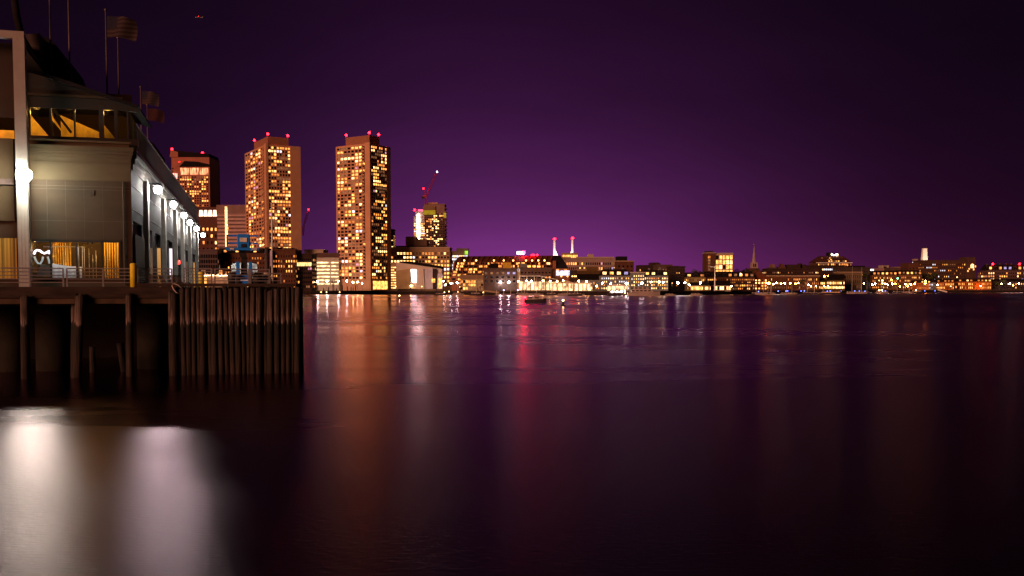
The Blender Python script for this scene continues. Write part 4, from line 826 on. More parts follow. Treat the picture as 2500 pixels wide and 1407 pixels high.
for a in ((1700, 700, 651, 26, 820, 'dark bushy tree right of the shadowed tower block'), (1716, 700, 653, 24, 840, 'dark bushy tree left of the balconied apartment tower'), (1797, 700, 650, 26, 900, 'dark tree right of the balconied apartment tower'),
          (1815, 700, 648, 26, 930, 'dark tree between the apartment tower and the steeple'), (1830, 700, 645, 26, 960, 'tall dark tree just left of the steeple'), (1856, 700, 646, 24, 960, 'dark tree just right of the steeple'),
          (2268, 700, 662, 44, 1060, 'broad dark tree in front of the long brown block'), (2440, 700, 680, 26, 1050, 'dark tree before the right-edge boat shed'), (2114, 700, 655, 22, 930, 'dark tree at the right foot of the hill building'),
          (1257, 700, 641, 20, 705, 'dark rooftop-high tree behind the grey-brown block')): tree(*a)
for a in ((507, 700, 656, 34, 560, 'bare branching tree seen through the pier railing, near the pier building'), (545, 700, 660, 34, 570, 'bare branching tree left of the blue lift boom'), (812, 700, 672, 34, 735, 'lamp-lit bare tree between the two apartment towers'), (1958, 700, 678, 20, 815, 'olive-lit tree in front of the orange-lit brick row')):
    tree(*a, bare=a[0] != 1958)
# ---- aeroplane
def plane():
    Y = 5200; r = thing('aeroplane', 'tiny climbing airliner high in the night sky', 'aeroplane', (xat(486, Y, 1500), Y, zat(43, Y)), .3)
    sm(MB().tube([(-19, 0, 0), (-16, 0, 0), (14, 0, 0), (18, 0, .6), (20, 0, 1)], 1.9, 10)).build('fuselage', HULLW, r)
    MB().add([(-4, 0, -.6), (4, 0, -.6), (-1, 18, .4), (-4, 18, .4)], [(0, 1, 2, 3), (3, 2, 1, 0)]).add([(-4, 0, -.3), (4, 0, -.3), (-1, 18, .6), (-4, 18, .6)], [(0, 1, 2, 3)]).build('wing', HULLW, r)
    MB().add([(4, 0, -.6), (-4, 0, -.6), (-4, -18, .4), (-1, -18, .4)], [(0, 1, 2, 3)]).add([(4, 0, -.3), (-4, 0, -.3), (-4, -18, .6), (-1, -18, .6)], [(0, 1, 2, 3)]).build('wing', HULLW, r)
    MB().prism([(14, 1), (19, 1), (20, 7), (17.5, 7)], -.2, .2).build('tail_fin', HULLW, r)
    glow(r, (-3, -18, 1), .9, LC['r'], 'wing_lamp'); glow(r, (-19, 0, -1), .7, emat('landing_lamp', (1, .7, .7), 2.0, 0), 'landing_lamp')
plane()

# ================================================================ FOREGROUND PIER
BETA = math.atan(.2722); PU = Vector((math.cos(BETA), math.sin(BETA))); PV = Vector((-math.sin(BETA), math.cos(BETA))); PB = Vector((-13.0, 57.0)); DZ = 5.15
def pt(a, b): return PB + PU * a + PV * b
def a_at(px, b, z=EYE):
    # along the line at distance b behind the front edge
    lo, hi = -60.0, 60.0
    for _ in range(50):
        m_ = (lo + hi) / 2; p = pt(m_, b); x = 1250 + F * p.x / (p.y * CT - (z - EYE) * ST)
        if x < px: lo = m_
        else: hi = m_
    return (lo + hi) / 2
def wood():
    m = bpy.data.materials.new('weathered_pile'); m.use_nodes = True; nt = m.node_tree; N = nt.nodes; L = nt.links; b = N['Principled BSDF']; b.inputs['Roughness'].default_value = .85
    tc = N.new('ShaderNodeTexCoord'); oi = N.new('ShaderNodeObjectInfo'); gm = N.new('ShaderNodeNewGeometry')
    off = N.new('ShaderNodeVectorMath'); off.operation = 'SCALE'; off.inputs[0].default_value = (31, 17, 5); L.new(oi.outputs['Random'], off.inputs['Scale'])
    ad = N.new('ShaderNodeVectorMath'); L.new(tc.outputs['Object'], ad.inputs[0]); L.new(off.outputs[0], ad.inputs[1])
    mp = N.new('ShaderNodeMapping'); mp.inputs['Scale'].default_value = (9, 9, .7); L.new(ad.outputs[0], mp.inputs[0])
    no = N.new('ShaderNodeTexNoise'); no.inputs['Scale'].default_value = 1.2; no.inputs['Detail'].default_value = 8; L.new(mp.outputs[0], no.inputs['Vector'])
    r = N.new('ShaderNodeValToRGB'); e = r.color_ramp.elements; e[0].position = .38; e[0].color = (.006, .0035, .003, 1); e[1].position = .70; e[1].color = (.075, .062, .062, 1); L.new(no.outputs[0], r.inputs[0])
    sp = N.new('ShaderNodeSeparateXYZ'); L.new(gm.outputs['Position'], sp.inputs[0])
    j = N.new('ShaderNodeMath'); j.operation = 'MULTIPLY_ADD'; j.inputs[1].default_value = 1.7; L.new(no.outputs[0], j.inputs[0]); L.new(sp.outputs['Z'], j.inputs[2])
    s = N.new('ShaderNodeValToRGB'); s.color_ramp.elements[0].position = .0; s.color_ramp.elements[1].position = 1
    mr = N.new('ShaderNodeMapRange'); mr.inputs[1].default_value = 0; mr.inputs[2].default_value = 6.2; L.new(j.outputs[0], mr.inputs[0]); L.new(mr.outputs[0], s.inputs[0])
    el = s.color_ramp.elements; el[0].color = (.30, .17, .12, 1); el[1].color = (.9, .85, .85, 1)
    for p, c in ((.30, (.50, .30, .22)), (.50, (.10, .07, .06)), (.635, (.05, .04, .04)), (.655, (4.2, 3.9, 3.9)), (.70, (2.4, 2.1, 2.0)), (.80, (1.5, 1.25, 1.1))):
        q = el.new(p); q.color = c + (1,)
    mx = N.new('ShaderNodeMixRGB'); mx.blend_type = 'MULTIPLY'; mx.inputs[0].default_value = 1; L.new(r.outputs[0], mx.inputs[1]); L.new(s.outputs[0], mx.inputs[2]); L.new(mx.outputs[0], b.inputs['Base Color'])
    bp = N.new('ShaderNodeBump'); bp.inputs['Strength'].default_value = .8; bp.inputs['Distance'].default_value = .06; L.new(no.outputs[0], bp.inputs['Height']); L.new(bp.outputs[0], b.inputs['Normal'])
    return m
WOOD = wood(); BEAMW = mat('beam_timber', (.035, .023, .021), .9, 0, .5, 1.4, .6, (.5, 2, 2)); CONCD = mat('pier_concrete', (.014, .012, .009), .9, 0, .4, .8, .5)
random.seed(4)
pier = thing('wooden_pier', 'timber pier with a tight row of old piles at its right end', 'pier', (PB.x, PB.y, 0), BETA)
MB().box(-60, 0.0, 0.0, 150, DZ - .28, DZ).build('deck', CONCD, pier)
aE = a_at(428, 0)
fb = MB(); fb.box(-60, aE, -.16, -.004, DZ - .62, DZ + .02); fb.build('fascia_beam', BEAMW, pier)
MB().box(-60, aE, -.05, .35, DZ - .95, DZ - .63).build('lower_beam', mat('lower_beam', (.07, .045, .03), .9, 0, .5, 1, .4), pier)
MB().box(a_at(335, 0), -.1, -.25, .3, DZ + .03, DZ + .22).build('kerb_beam', BEAMW, pier)
for k, b in enumerate((4, 9, 14)): MB().box(-60, -1, b, b + .6, DZ - 1.15, DZ - .3).build('cross_beam', CONCD, pier)
def pile(a, b, r, h, lean=(0, 0), zt=None):
    n = 12; m = MB(); rings = 9; vs = []
    ph = random.uniform(0, 6.28)
    for k in range(rings):
        t = k / (rings - 1); z = -2 + (h + 2) * t
        for i in range(n):
            an = 2 * math.pi * i / n; rr = r * (1.06 - .12 * t) * (1 + .06 * math.sin(3 * an + ph + t * 2) + random.uniform(-.05, .05))
            vs.append((rr * math.cos(an) + lean[0] * (1 - t), rr * math.sin(an) + lean[1] * (1 - t), z + (random.uniform(-.12, .12) if k == rings - 1 else 0)))
    fs = [(k * n + i, k * n + (i + 1) % n, (k + 1) * n + (i + 1) % n, (k + 1) * n + i) for k in range(rings - 1) for i in range(n)] + [tuple(range((rings - 1) * n, rings * n))]
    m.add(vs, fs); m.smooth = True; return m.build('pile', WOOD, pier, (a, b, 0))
pile(a_at(60, -.3), -.3, .24, DZ - .5, (-.1, 0)); pile(a_at(196, -.3), -.35, .27, DZ - .45, (-.42, 0)); pile(a_at(183, .4), .5, .22, DZ - .5, (-.2, 0)); pile(a_at(315, -.3), -.3, .21, DZ - .45, (-.05, 0)); pile(a_at(421, -.35), -.35, .26, DZ - .3)
pile(a_at(222, 3), 3, .18, 1.6); pile(a_at(290, 3), 3, .22, 1.7, (.5, 0))
px = 437
while px < 722:
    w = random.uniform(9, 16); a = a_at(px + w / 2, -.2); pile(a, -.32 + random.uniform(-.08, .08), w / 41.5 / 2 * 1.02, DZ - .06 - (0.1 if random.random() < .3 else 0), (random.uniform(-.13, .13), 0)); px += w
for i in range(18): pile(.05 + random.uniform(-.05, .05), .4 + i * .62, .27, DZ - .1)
wl = MB().box(aE + .3, -.2, .25, .5, -2, DZ - .3).build('backing_wall', mat('backing_timber', (.03, .022, .02), .95), pier)
for px_, w in ((25, 1.2), (128, 1.4), (370, 1.25)):
    b = 5.5; sm(MB().cone((a_at(px_, b), b), w * .75, w * .75, -2, DZ - 1.2, 16, .02)).build('concrete_column', CONCD, pier)
MB().box(-60, -.5, 16, 16.4, -2, DZ - .3).build('added_dark_backdrop', mat('backing_timber', (0, 0, 0)), pier)  # dark sheet added to shut out the sky glow under the deck
# ---- railings
RZ = DZ
def railing(label, p0, p1, posts, b=.35, zb=RZ, h=1.07, n=5, name='railing'):
    a0, a1 = a_at(p0, b), a_at(p1, b); o = pt(a0, b); r = thing(name, label, 'railing', (o.x, o.y, zb), BETA, 'steel railings along the pier edge'); L_ = a1 - a0
    for pp in posts: 
        x = a_at(pp, b) - a0; MB().box(x - .04, x + .04, -.04, .04, 0, h).build('post', STEEL, r)
    for k in range(n):
        z = h - k * h / (n + .3); MB().tube([(0, 0, z), (L_, 0, z)], .028 if k else .04, 6).build('rail', STEEL, r)
railing('leftmost steel railing section, crossing in front of the white steel column', -60, 155, (-20, 73, 155))
railing('steel railing section below the lit display windows, ending past the yellow bollard', 164, 420, (164, 252, 337, 420))
railing('steel railing section beside the deck chairs', 450, 517, (450, 517), zb=RZ + .15, h=.95)
railing('steel railing section in front of the string-lit wall', 525, 608, (525, 608), zb=RZ + .15, h=.93)
railing('steel railing section in front of the white pile cap', 612, 658, (612, 658), zb=RZ + .15, h=.91)
railing('last low steel railing section at the pier end', 659, 686, (659, 686), zb=RZ + .1, h=.72, n=3)
def put(a, b, z=DZ): p = pt(a, b); return (p.x, p.y, z)
o = sm(MB().lathe((0, 0), [(.19, 0), (.19, 1.3), (.16, 1.36), (.05, 1.39)], 14)).build('bollard', mat('yellow_paint', (.75, .62, .03), .55, 0, .1, 3), None, put(a_at(328, .2), -.05, DZ)); tag(o, 'yellow bollard at the pier edge beside the building corner', 'bollard')
o = sm(MB().lathe((0, 0), [(.2, 0), (.2, 1.1), (.16, 1.16)], 14)).build('bollard', MATS['yellow_paint'], None, put(a_at(492, 14), 14)); tag(o, 'shorter yellow bollard behind the railing near the string-lit wall', 'bollard')
cr = [(0, 0, 0)]
c = MB().tube([(a_at(x, -.3) - a_at(430, -.3), random.uniform(-.02, .02), zat(y, 56) - DZ) for x, y in ((444, 705), (436, 697), (427, 693.5), (421, 694), (420, 698), (424, 707), (430, 714), (437, 716.5))], .028, 6)
o = sm(c).build('mooring_rope', mat('rope_pale', (.55, .48, .44), .9), None, put(a_at(430, -.45), -.5)); o.rotation_euler = (0, 0, BETA); tag(o, 'pale mooring rope looped over the pier edge', 'rope')

# ---- blue boom lift
def lift():
    b = 9; ac = a_at(597, b); o = pt(ac, b); Y = o.y; r = thing('boom_lift', 'blue boom lift with its basket raised above the pier railing', 'boom lift', (o.x, o.y, DZ), BETA)
    BL = mat('blue_paint', (.02, .24, 1.0), .4, .0, .1, 2); k = Y / F
    X = lambda px: (px - 597) * k * 1.03; Z = lambda py: zat(py, Y) - DZ
    MB().box(X(585), X(609), -1.0, 1.3, Z(697), Z(684)).build('chassis', BL, r)
    MB().box(X(586), X(608), -1.05, -1.0, Z(686.6), Z(684)).build('reflector', emat('white_strip', (1, .6, .5), .5, .2, 3), r)
    for x in (X(583), X(611)):
        for y in (-.7, 1.0):
            w = sm(MB().cone((0, 0), .42, .42, -.16, .16, 16)).build('wheel', mat('tyre', (.02, .02, .02), .9), r, (x, y, .42), (0, math.pi / 2, 0)); sm(MB().cone((0, 0), .2, .2, -.18, .18, 10)).build('rim', BL, w)
    MB().box(X(588), X(606), -.6, .9, Z(684), Z(672)).build('turntable', BL, r)
    for s in (-1, 1): MB().prism([(s * .42 - .13, Z(680)), (s * .42 + .13, Z(680)), (s * .42 + .11, Z(640)), (s * .42 - .11, Z(640))], -.3, .35).build('riser', BL, r)
    MB().prism([(-.22, Z(672)), (.22, Z(672)), (.18, Z(622)), (-.18, Z(622))], -.1, .3).build('boom', DARKM, r)
    MB().prism([(-.25, Z(630)), (.2, Z(630)), (.1, Z(612)), (-.35, Z(612))], -.2, .2).build('jib', DARKM, r)
    bk = bpy.data.objects.new('basket', None); link(bk, r); bk['label'] = 'raised blue work basket with a control box'
    MB().box(X(556), X(631), -.6, .6, Z(612), Z(606)).build('floor_pan', BL, bk)
    MB().box(X(583.5), X(609), -.66, -.6, Z(606), Z(573)).build('gate_panel', BL, bk)
    MB().box(X(588), X(604), -.71, -.67, Z(592), Z(582)).build('notice', mat('notice_white', (.75, .75, .72), .6), bk)
    MB().box(X(591), X(602), -.71, -.67, Z(605), Z(597)).build('control_box', DARKM, bk)
    for px0, px1 in ((566, 575), (614, 627)): MB().box(X(px0), X(px1), -.64, -.605, Z(610.5), Z(607.5)).build('sticker', MATS['notice_white'], bk)
    rl = MB()
    for yy in (-.57, .57):
        for z in (Z(576), Z(594)): rl.tube([(X(559), yy, z), (X(629), yy, z)], .035, 6)
        for x in (X(559), X(629), X(610), X(583)): rl.tube([(x, yy, Z(606)), (x, yy, Z(576))], .035, 6)
    for x in (X(559), X(629)):
        for z in (Z(576), Z(594)): rl.tube([(x, -.57, z), (x, .57, z)], .035, 6)
    rl.build('guard_rail', BL, bk)
    
lift()
# ---- things on the pier beyond the railing
def tent_cloth():
    m = bpy.data.materials.new('tent_cloth'); m.use_nodes = True; N = m.node_tree.nodes; L = m.node_tree.links
    t = N.new('ShaderNodeBsdfTranslucent'); t.inputs[0].default_value = (.6, .58, .56, 1); d = N.new('ShaderNodeBsdfDiffuse'); d.inputs[0].default_value = (.7, .68, .66, 1)
    mx = N.new('ShaderNodeMixShader'); mx.inputs[0].default_value = .35; L.new(d.outputs[0], mx.inputs[1]); L.new(t.outputs[0], mx.inputs[2]); L.new(mx.outputs[0], N['Material Output'].inputs[0]); return m
def on_pier():
    # white rounded tent roof behind the lift
    b = 40; a0, a1 = a_at(566, b), a_at(629, b); c = pt((a0 + a1) / 2, b); Y = c.y; w = (a1 - a0) / 2; k = lambda py: zat(py, Y) - DZ
    r = thing('round_tent', 'white round tent behind the blue lift', 'tent', (c.x, c.y, DZ), BETA)
    sm(MB().lathe((0, 0), [(w, k(668)), (w, k(648)), (w * .96, k(645)), (w * .7, k(642.5)), (w * .2, k(641.5))], 24)).build('canopy', tent_cloth(), r)
    l = bpy.data.lights.new('added_tent_fill', 'POINT'); l.energy = 40; l.color = (1, .93, .85); l.shadow_soft_size = .2; o = bpy.data.objects.new('added_tent_fill', l); link(o, r); o.location = (0, 0, k(655))  # fill light added inside the tent to brighten its cloth
    for i in range(8): MB().cone((w * .92 * math.cos(i * .785), w * .92 * math.sin(i * .785)), .1, .1, 0, k(667), 6).build('pole', WHITE, r)
    b = 28; a0, a1 = a_at(496, b), a_at(588, b); c = pt(a0, b); Y = c.y; r = thing('planted_screen', 'low pergola screen thick with warm string lights behind the railing', 'screen', (c.x, c.y, DZ), BETA)
    MB().box(0, a1 - a0, 0, .25, 0, zat(674, Y) - DZ).build('panel', mat('screen_timber', (.55, .40, .30), .9, 0, .5, 3, .6), r)
    bl = MB(); W_ = a1 - a0; zt = zat(671.5, Y) - DZ
    for i in range(70):
        x = W_ * i / 69; bl.ball((x, -.1, zt + random.uniform(-.08, .03)), .05, 5, 4)
    s = bl.build('string_lights', emat('string_bulb', (1, .60, .34), 7, 0, sample=True), r)
    MB().box(0, .30, -.1, 0, .05, zat(673, Y) - DZ).build('lit_end_panel', E['y'], r)
    # dark pile, white pile cap, planter, white pole
    b = 6; p = put(a_at(652.5, b), b); Y = p[1]
    o = sm(MB().cone((0, 0), .13, .13, 0, zat(604, Y) - DZ, 12)).build('guide_pile', mat('guide_dark', (.05, .04, .045), .6), None, p); tag(o, 'tall black steel guide pile rising behind the last railing', 'pile')
    b = 3.5; p = put(a_at(651, b), b); Y = p[1]; h = zat(665, Y) - DZ
    o = sm(MB().lathe((0, 0), [(.40, 0), (.38, h * .4), (.27, h * .7), (.17, h * .95), (.05, h)], 14)).build('pile_cap', mat('cap_white', (.66, .58, .52), .9, 0, .2, 4, .8), None, p); tag(o, 'pale cone-shaped pile cap behind the railing', 'pile cap')
    b = 3; p = put(a_at(629, b), b); Y = p[1]; h = zat(671, Y) - DZ
    r = thing('planter', 'dark tapered planter with a clipped dark shrub beside the blue lift', 'planter', p); sm(MB().lathe((0, 0), [(.20, 0), (.31, h * .6), (.33, h * .85)], 14)).build('pot', DARKM, r)
    c = MB()
    for i in range(160):
        q = Vector((random.gauss(0, .15), random.gauss(0, .15), h * .9 + random.uniform(-.08, .22))); v = Vector((random.gauss(0, 1), random.gauss(0, 1), random.gauss(0, 1))).normalized() * .06; u = v.orthogonal()
        c.add([q - v, q + u, q + v, q - u], [(0, 1, 2, 3)])
    c.build('shrub', FOL, r)
    b = 12; p = put(a_at(666, b), b); Y = p[1]; r = thing('flagpole', 'slender white flagpole without a flag at the end of the pier', 'flagpole', p)
    sm(MB().cone((0, 0), .10, .045, 0, zat(500, Y) - DZ, 10)).build('pole', WHITE, r); glow(r, (0, 0, zat(498.5, Y) - DZ), .08, WHITE, 'finial')
    MB().box(-.14, .02, -.12, .12, zat(650, Y) - DZ, zat(612, Y) - DZ).build('furled_pennant', mat('pennant', (.6, .55, .8), .9), r)
    # deck chairs
    for i, (px, b, rz) in enumerate(((383, 13, .9), (395, 14, .7), (410, 16, 1.2), (430, 15, .8), (437, 17, 1.3), (447, 16, 1.0))):
        p = put(a_at(px, b), b); r = thing('deck_chair', 'empty slatted deck chair on the pier behind the railing', 'chair', p, BETA + rz, 'deck chairs on the pier'); cm = mat('chair_timber', (.10, .07, .06), .8)
        MB().box(-.28, .28, -.45, .3, .32, .37).build('seat', cm, r)
        bk = MB()
        for q in range(5): bk.box(-.28 + q * .13, -.22 + q * .13, 0, .03, 0, .62)
        bk.box(-.28, .30, -.01, .04, .56, .62); bk.build('backrest', cm, r, (0, .28, .36), (-.5, 0, 0))
        for x in (-.26, .26):
            for y in (-.42, .25): MB().box(x - .03, x + .03, y - .03, y + .03, 0, .33).build('leg', cm, r)
    # litter bins by the rail
    for px, b, lb in ((569, 16, 'dark rubbish bin left of the blue lift'),):
        o = sm(MB().lathe((0, 0), [(.35, 0), (.4, 1.0), (.3, 1.12)], 14)).build('rubbish_bin', DARKM, None, put(a_at(px, b), b)); tag(o, lb, 'bin')
on_pier()

# ---- pier building
A0, B0 = -12.5, 27.2; CR = pt(A0, B0)
A0 = a_at(325, B0); CR = pt(A0, B0)
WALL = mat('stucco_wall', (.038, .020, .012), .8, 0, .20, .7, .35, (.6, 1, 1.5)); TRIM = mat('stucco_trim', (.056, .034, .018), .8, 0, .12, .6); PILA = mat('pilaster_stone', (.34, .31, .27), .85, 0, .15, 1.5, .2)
hall = thing('pier_hall', 'long two-storey stucco hall on the pier with a glazed upper floor', 'building', (CR.x, CR.y, 0), BETA)
def fx(px, y=0): return a_at(px, B0 + y) - A0
def yy(x, y=0): return CR.y + PU.y * x + PV.y * y
def fz(py, px=None, x=None, y=0):
    x = fx(px, y) if x is None else x
    return zat(py, yy(x, y))
zp = fz(349, 320); z_c1 = fz(371, 320); z_c2 = fz(402, 320); z_s = fz(444, 320); zw1 = fz(587, 200); zw0 = fz(680, 200)
xl = -26.0; xw0, xw1 = fx(77), fx(297)
LH = 99.0
w = MB()
w.box(xl, xw0, 0, .5, DZ, z_s); w.box(xw1, 0, 0, .5, DZ, z_s); w.box(xw0, xw1, 0, .5, zw1, z_s); w.box(xw0, xw1, 0, .5, DZ, zw0)
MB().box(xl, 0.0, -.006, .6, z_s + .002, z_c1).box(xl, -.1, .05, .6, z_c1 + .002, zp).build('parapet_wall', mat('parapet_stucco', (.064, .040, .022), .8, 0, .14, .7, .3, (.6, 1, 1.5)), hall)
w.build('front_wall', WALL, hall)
co_ = MB(); xa = fx(66)
co_.box(xa, .28, -.30, 0, z_c1 - .05, z_c1 + .32).box(xa, .20, -.20, 0, z_c1 - .30, z_c1 - .052).box(xa, .10, -.10, 0, z_c1 - .62, z_c1 - .302).box(xa, .06, -.07, 0, z_c2 - .03, z_c2 + .10).box(xa, .04, -.05, 0, z_s - .02, z_s + .05)
co_.box(xa, .05, -.04, .1, zp - .12, zp + .06)
co_.build('cornice', TRIM, hall)
gr = MB()
for py in (455, 463, 540): gr.box(fx(76), -.02, -.012, 0, fz(py, 200) - .02, fz(py, 200) + .02)
for px in (120, 165, 210, 255): gr.box(fx(px) - .012, fx(px) + .012, -.010, 0, zw1 + .1, z_s - .03)
gr.build('wall_groove', mat('groove', (.07, .05, .04), .9), hall)
dp = MB().tube([(fx(306), -.12, DZ + .2), (fx(306), -.12, z_s - .1), (fx(306), -.02, z_s)], .055, 8)
for k in range(5): dp.box(fx(306) - .09, fx(306) + .09, -.14, 0, DZ + 1 + k * 1.7, DZ + 1.05 + k * 1.7)
dp.build('downpipe', mat('pipe_brown', (.04, .025, .02), .6, .2), hall)
vt = MB().box(fx(222), fx(236), -.05, 0, fz(478, 230), fz(466, 230))
for k in range(5): vt.box(fx(223), fx(235), -.07, -.05, fz(477 - k * 2.2, 230), fz(476 - k * 2.2, 230))
vt.build('wall_vent', mat('pipe_brown', (0, 0, 0)), hall)
# window frames of the shop front
DK = mat('frame_dark', (.02, .016, .016), .5, .2, .1, 2)
fr = MB()
for pxa, pxb in ((76, 80), (124, 128), (187, 191), (250, 253.5), (295, 298)): fr.box(fx(pxa), fx(pxb), -.05, .25, zw0, zw1)
fr.box(xw0, xw1, -.06, .26, zw1 - .16, zw1 + .05).box(xw0, xw1, -.06, .26, zw0 - .05, zw0 + .04)
fr.build('shop_window_frame', DK, hall)
def glassmat():
    m = bpy.data.materials.new('clear_glass'); m.use_nodes = True; N = m.node_tree.nodes; L = m.node_tree.links; N.remove(N['Principled BSDF'])
    t = N.new('ShaderNodeBsdfTransparent'); t.inputs[0].default_value = (.86, .84, .80, 1); g = N.new('ShaderNodeBsdfGlossy'); g.inputs['Roughness'].default_value = .02; f = N.new('ShaderNodeFresnel'); f.inputs[0].default_value = 1.5
    mx = N.new('ShaderNodeMixShader'); L.new(f.outputs[0], mx.inputs[0]); L.new(t.outputs[0], mx.inputs[1]); L.new(g.outputs[0], mx.inputs[2]); L.new(mx.outputs[0], N['Material Output'].inputs[0]); return m
CG = glassmat()
for pxa, pxb in ((80.3, 123.7), (128.3, 186.7), (191.3, 249.7), (253.8, 294.7)):
    MB().box(fx(pxa), fx(pxb), .1, .13, zw0 + .05, zw1 - .17).build('shop_window_pane', CG, hall)
# room behind the shop front
RM = mat('room_wall', (.06, .038, .016), .9, 0, .2, .5)
rm = MB(); rm.box(xw0 - 1, xw1 + .8, 7.5, 7.8, DZ, zw1 + .6).box(xw0 - 1.3, xw0 - 1, .6, 7.5, DZ, zw1 + .6).box(xw1 + .8, xw1 + 1.1, .6, 7.5, DZ, zw1 + .6).box(xw0 - 1, xw1 + .8, .6, 7.5, zw1 + .3, zw1 + .5)
rm.build('display_room', RM, hall); MB().box(xw0 - 1, xw1 + .8, .6, 7.5, zw0 - .5, zw0 - .4).build('display_floor', mat('floor_wood', (.22, .12, .05), .5), hall)
def curtain_mat():
    if 'amber_curtain' in MATS: return MATS['amber_curtain']
    m = bpy.data.materials.new('amber_curtain'); m.use_nodes = True; N = m.node_tree.nodes; L = m.node_tree.links
    t = N.new('ShaderNodeBsdfTranslucent'); t.inputs[0].default_value = (.85, .50, .08, 1); d = N.new('ShaderNodeBsdfDiffuse'); d.inputs[0].default_value = (.70, .42, .07, 1)
    mx = N.new('ShaderNodeMixShader'); mx.inputs[0].default_value = .55; L.new(d.outputs[0], mx.inputs[1]); L.new(t.outputs[0], mx.inputs[2]); L.new(mx.outputs[0], N['Material Output'].inputs[0])
    MATS['amber_curtain'] = m; return m
def curtain(label, pa, pb, y, zt=None, parent=None):
    m = MB(); xa_, xb_ = fx(pa, y), fx(pb, y); zt = zt or zw1 - .1; n = max(3, int((pb - pa) / 5.6)); w_ = (xb_ - xa_) / n
    for i in range(n):
        a = xa_ + w_ * i; q = random.uniform(.55, .8) * w_; vs = []
        for k in range(5): vs += [(a + q * k / 4, y + .06 * math.sin(k * math.pi / 4), zw0 - .35), (a + q * k / 4, y + .06 * math.sin(k * math.pi / 4), zt)]
        m.add(vs, [(2 * k, 2 * k + 2, 2 * k + 3, 2 * k + 1) for k in range(4)])
    m.box(xa_, xb_, y - .03, y + .05, zt, zt + .06)
    o = m.build('curtain', curtain_mat(), None); p = pt(A0, B0); o.location = (p.x, p.y, 0); o.rotation_euler = (0, 0, BETA); tag(o, label, 'curtain')
curtain('amber vertical-strip curtain filling the right display window', 256, 293, .7)
curtain('amber vertical-strip curtain behind the second display window', 131, 178, 3.2)
curtain('amber vertical-strip curtain in the leftmost ground floor window', -60, 42, 1.1)
def inroom(label, name, cat, px, y, z): 
    x = fx(px, y); p = pt(A0 + x, B0 + y); return thing(name, label, cat, (p.x, p.y, z), BETA)
zf = zw0 - .4
r = inroom('long display counter covered with a white cloth behind the shop glass', 'display_counter', 'counter', 165, 2.2, zf); k = 79 / F
CL = mat('white_cloth', (.78, .80, .82), .8, 0, .06, 2)
cl = MB(); n = 24; vs = []; x0, x1 = fx(127, 2.2) - fx(165, 2.2), fx(203, 2.2) - fx(165, 2.2)
for i in range(n + 1):
    t = i / n; x = x0 + (x1 - x0) * t; z = (zat(651, 80) - zf) + .28 * (1 - t) ** 2; f_ = .05 * math.sin(t * 34); vs += [(x, -.5 + f_, .1), (x, -.45, z), (x, .6, z)]
cl.add(vs, [q for i in range(n) for q in ((3 * i, 3 * i + 3, 3 * i + 4, 3 * i + 1), (3 * i + 1, 3 * i + 4, 3 * i + 5, 3 * i + 2))]); cl.smooth = True; cl.build('cloth', CL, r)
MB().box(x0 + .2, x1 - .2, -.3, .5, .1, zat(653, 80) - zf).build('table_top', WHITE, r)
l = bpy.data.lights.new('counter_light', 'AREA'); l.energy = 60; l.size = 3; l.color = (.85, .9, 1); o = bpy.data.objects.new('counter_light', l); link(o, r); o.location = (0, -1.0, 3.0)
MB().box(-1.6, 1.6, -1.15, -.85, 3.05, 3.12).build('track_lamp', WHITE, r)
r = inroom('white boat-shaped display with glowing curved tubes in the left shop window', 'neon_sculpture', 'light sculpture', 102, 1.4, zf)
NE = emat('neon_white', (.80, .78, 1), 5, .2, 2); NB = emat('neon_dim', (.6, .72, .78), .8, .2, 2)
T = lambda px, py: (fx(px, 1.4) - fx(102, 1.4), 0, zat(py, 79.5) - zf)
sm(MB().tube([T(85, 621), T(88, 614), T(92, 611.5), T(99, 612), T(104, 616), T(110, 619), T(116, 617), T(121, 613), T(123, 620)], .09, 6)).build('upper_tube', NE, r)
sm(MB().tube([T(86, 627), T(89, 636), T(94, 643), T(100, 644), T(105, 636), T(107, 627)], .08, 6)).build('lower_tube', NB, r)
sm(MB().tube([T(118, 627), T(121, 636), T(122, 644)], .08, 6)).build('lower_tube', NB, r)
MB().prism([T(88, 676)[::2], T(123, 676)[::2], T(123, 648)[::2], T(100, 645)[::2]], .1, .5).build('stand', mat('stand_grey', (.3, .32, .3), .6), r)
for i, (px, wd, h, y) in enumerate(((193.5, 3.2, 587, 1.0), (203, 1.2, 600, 2.5), (207.5, 1.6, 597, 2.0), (219, .8, 607, 3), (236, 1.0, 612, 2.6), (228, .8, 622, 3.2))):
    x0 = fx(px, y); p = pt(A0 + x0, B0 + y); ww = wd * .034
    o = sm(MB().cone((0, 0), ww * .6, ww * .35, 0, zat(h, p.y) - zf, 8)).build('display_pole', mat('pole_ivory', (.75, .66, .52), .6), None, (p.x, p.y, zf)); tag(o, ('thick ' if i == 0 else '') + 'ivory display pole standing behind the third shop window', 'pole', 'ivory display poles')
for px, y, pw, lb in ((150, 5, 260, 'behind the second shop window'), (268, 2.2, 420, 'behind the right curtain'), (88, 5, 120, 'behind the left shop window'), (222, 6.2, 60, 'behind the ivory poles')):
    r = inroom('warm ceiling lamp ' + lb, 'ceiling_lamp', 'lamp', px, y, zw1 - .1); sm(MB().lathe((0, 0), [(.3, .1), (.25, .3), (.05, .38)], 12)).build('shade', DK, r)
    l = bpy.data.lights.new('bulb', 'POINT'); l.energy = pw; l.color = (1, .58, .20); l.shadow_soft_size = .15; o = bpy.data.objects.new('bulb', l); link(o, r); o.location = (0, 0, -.15)
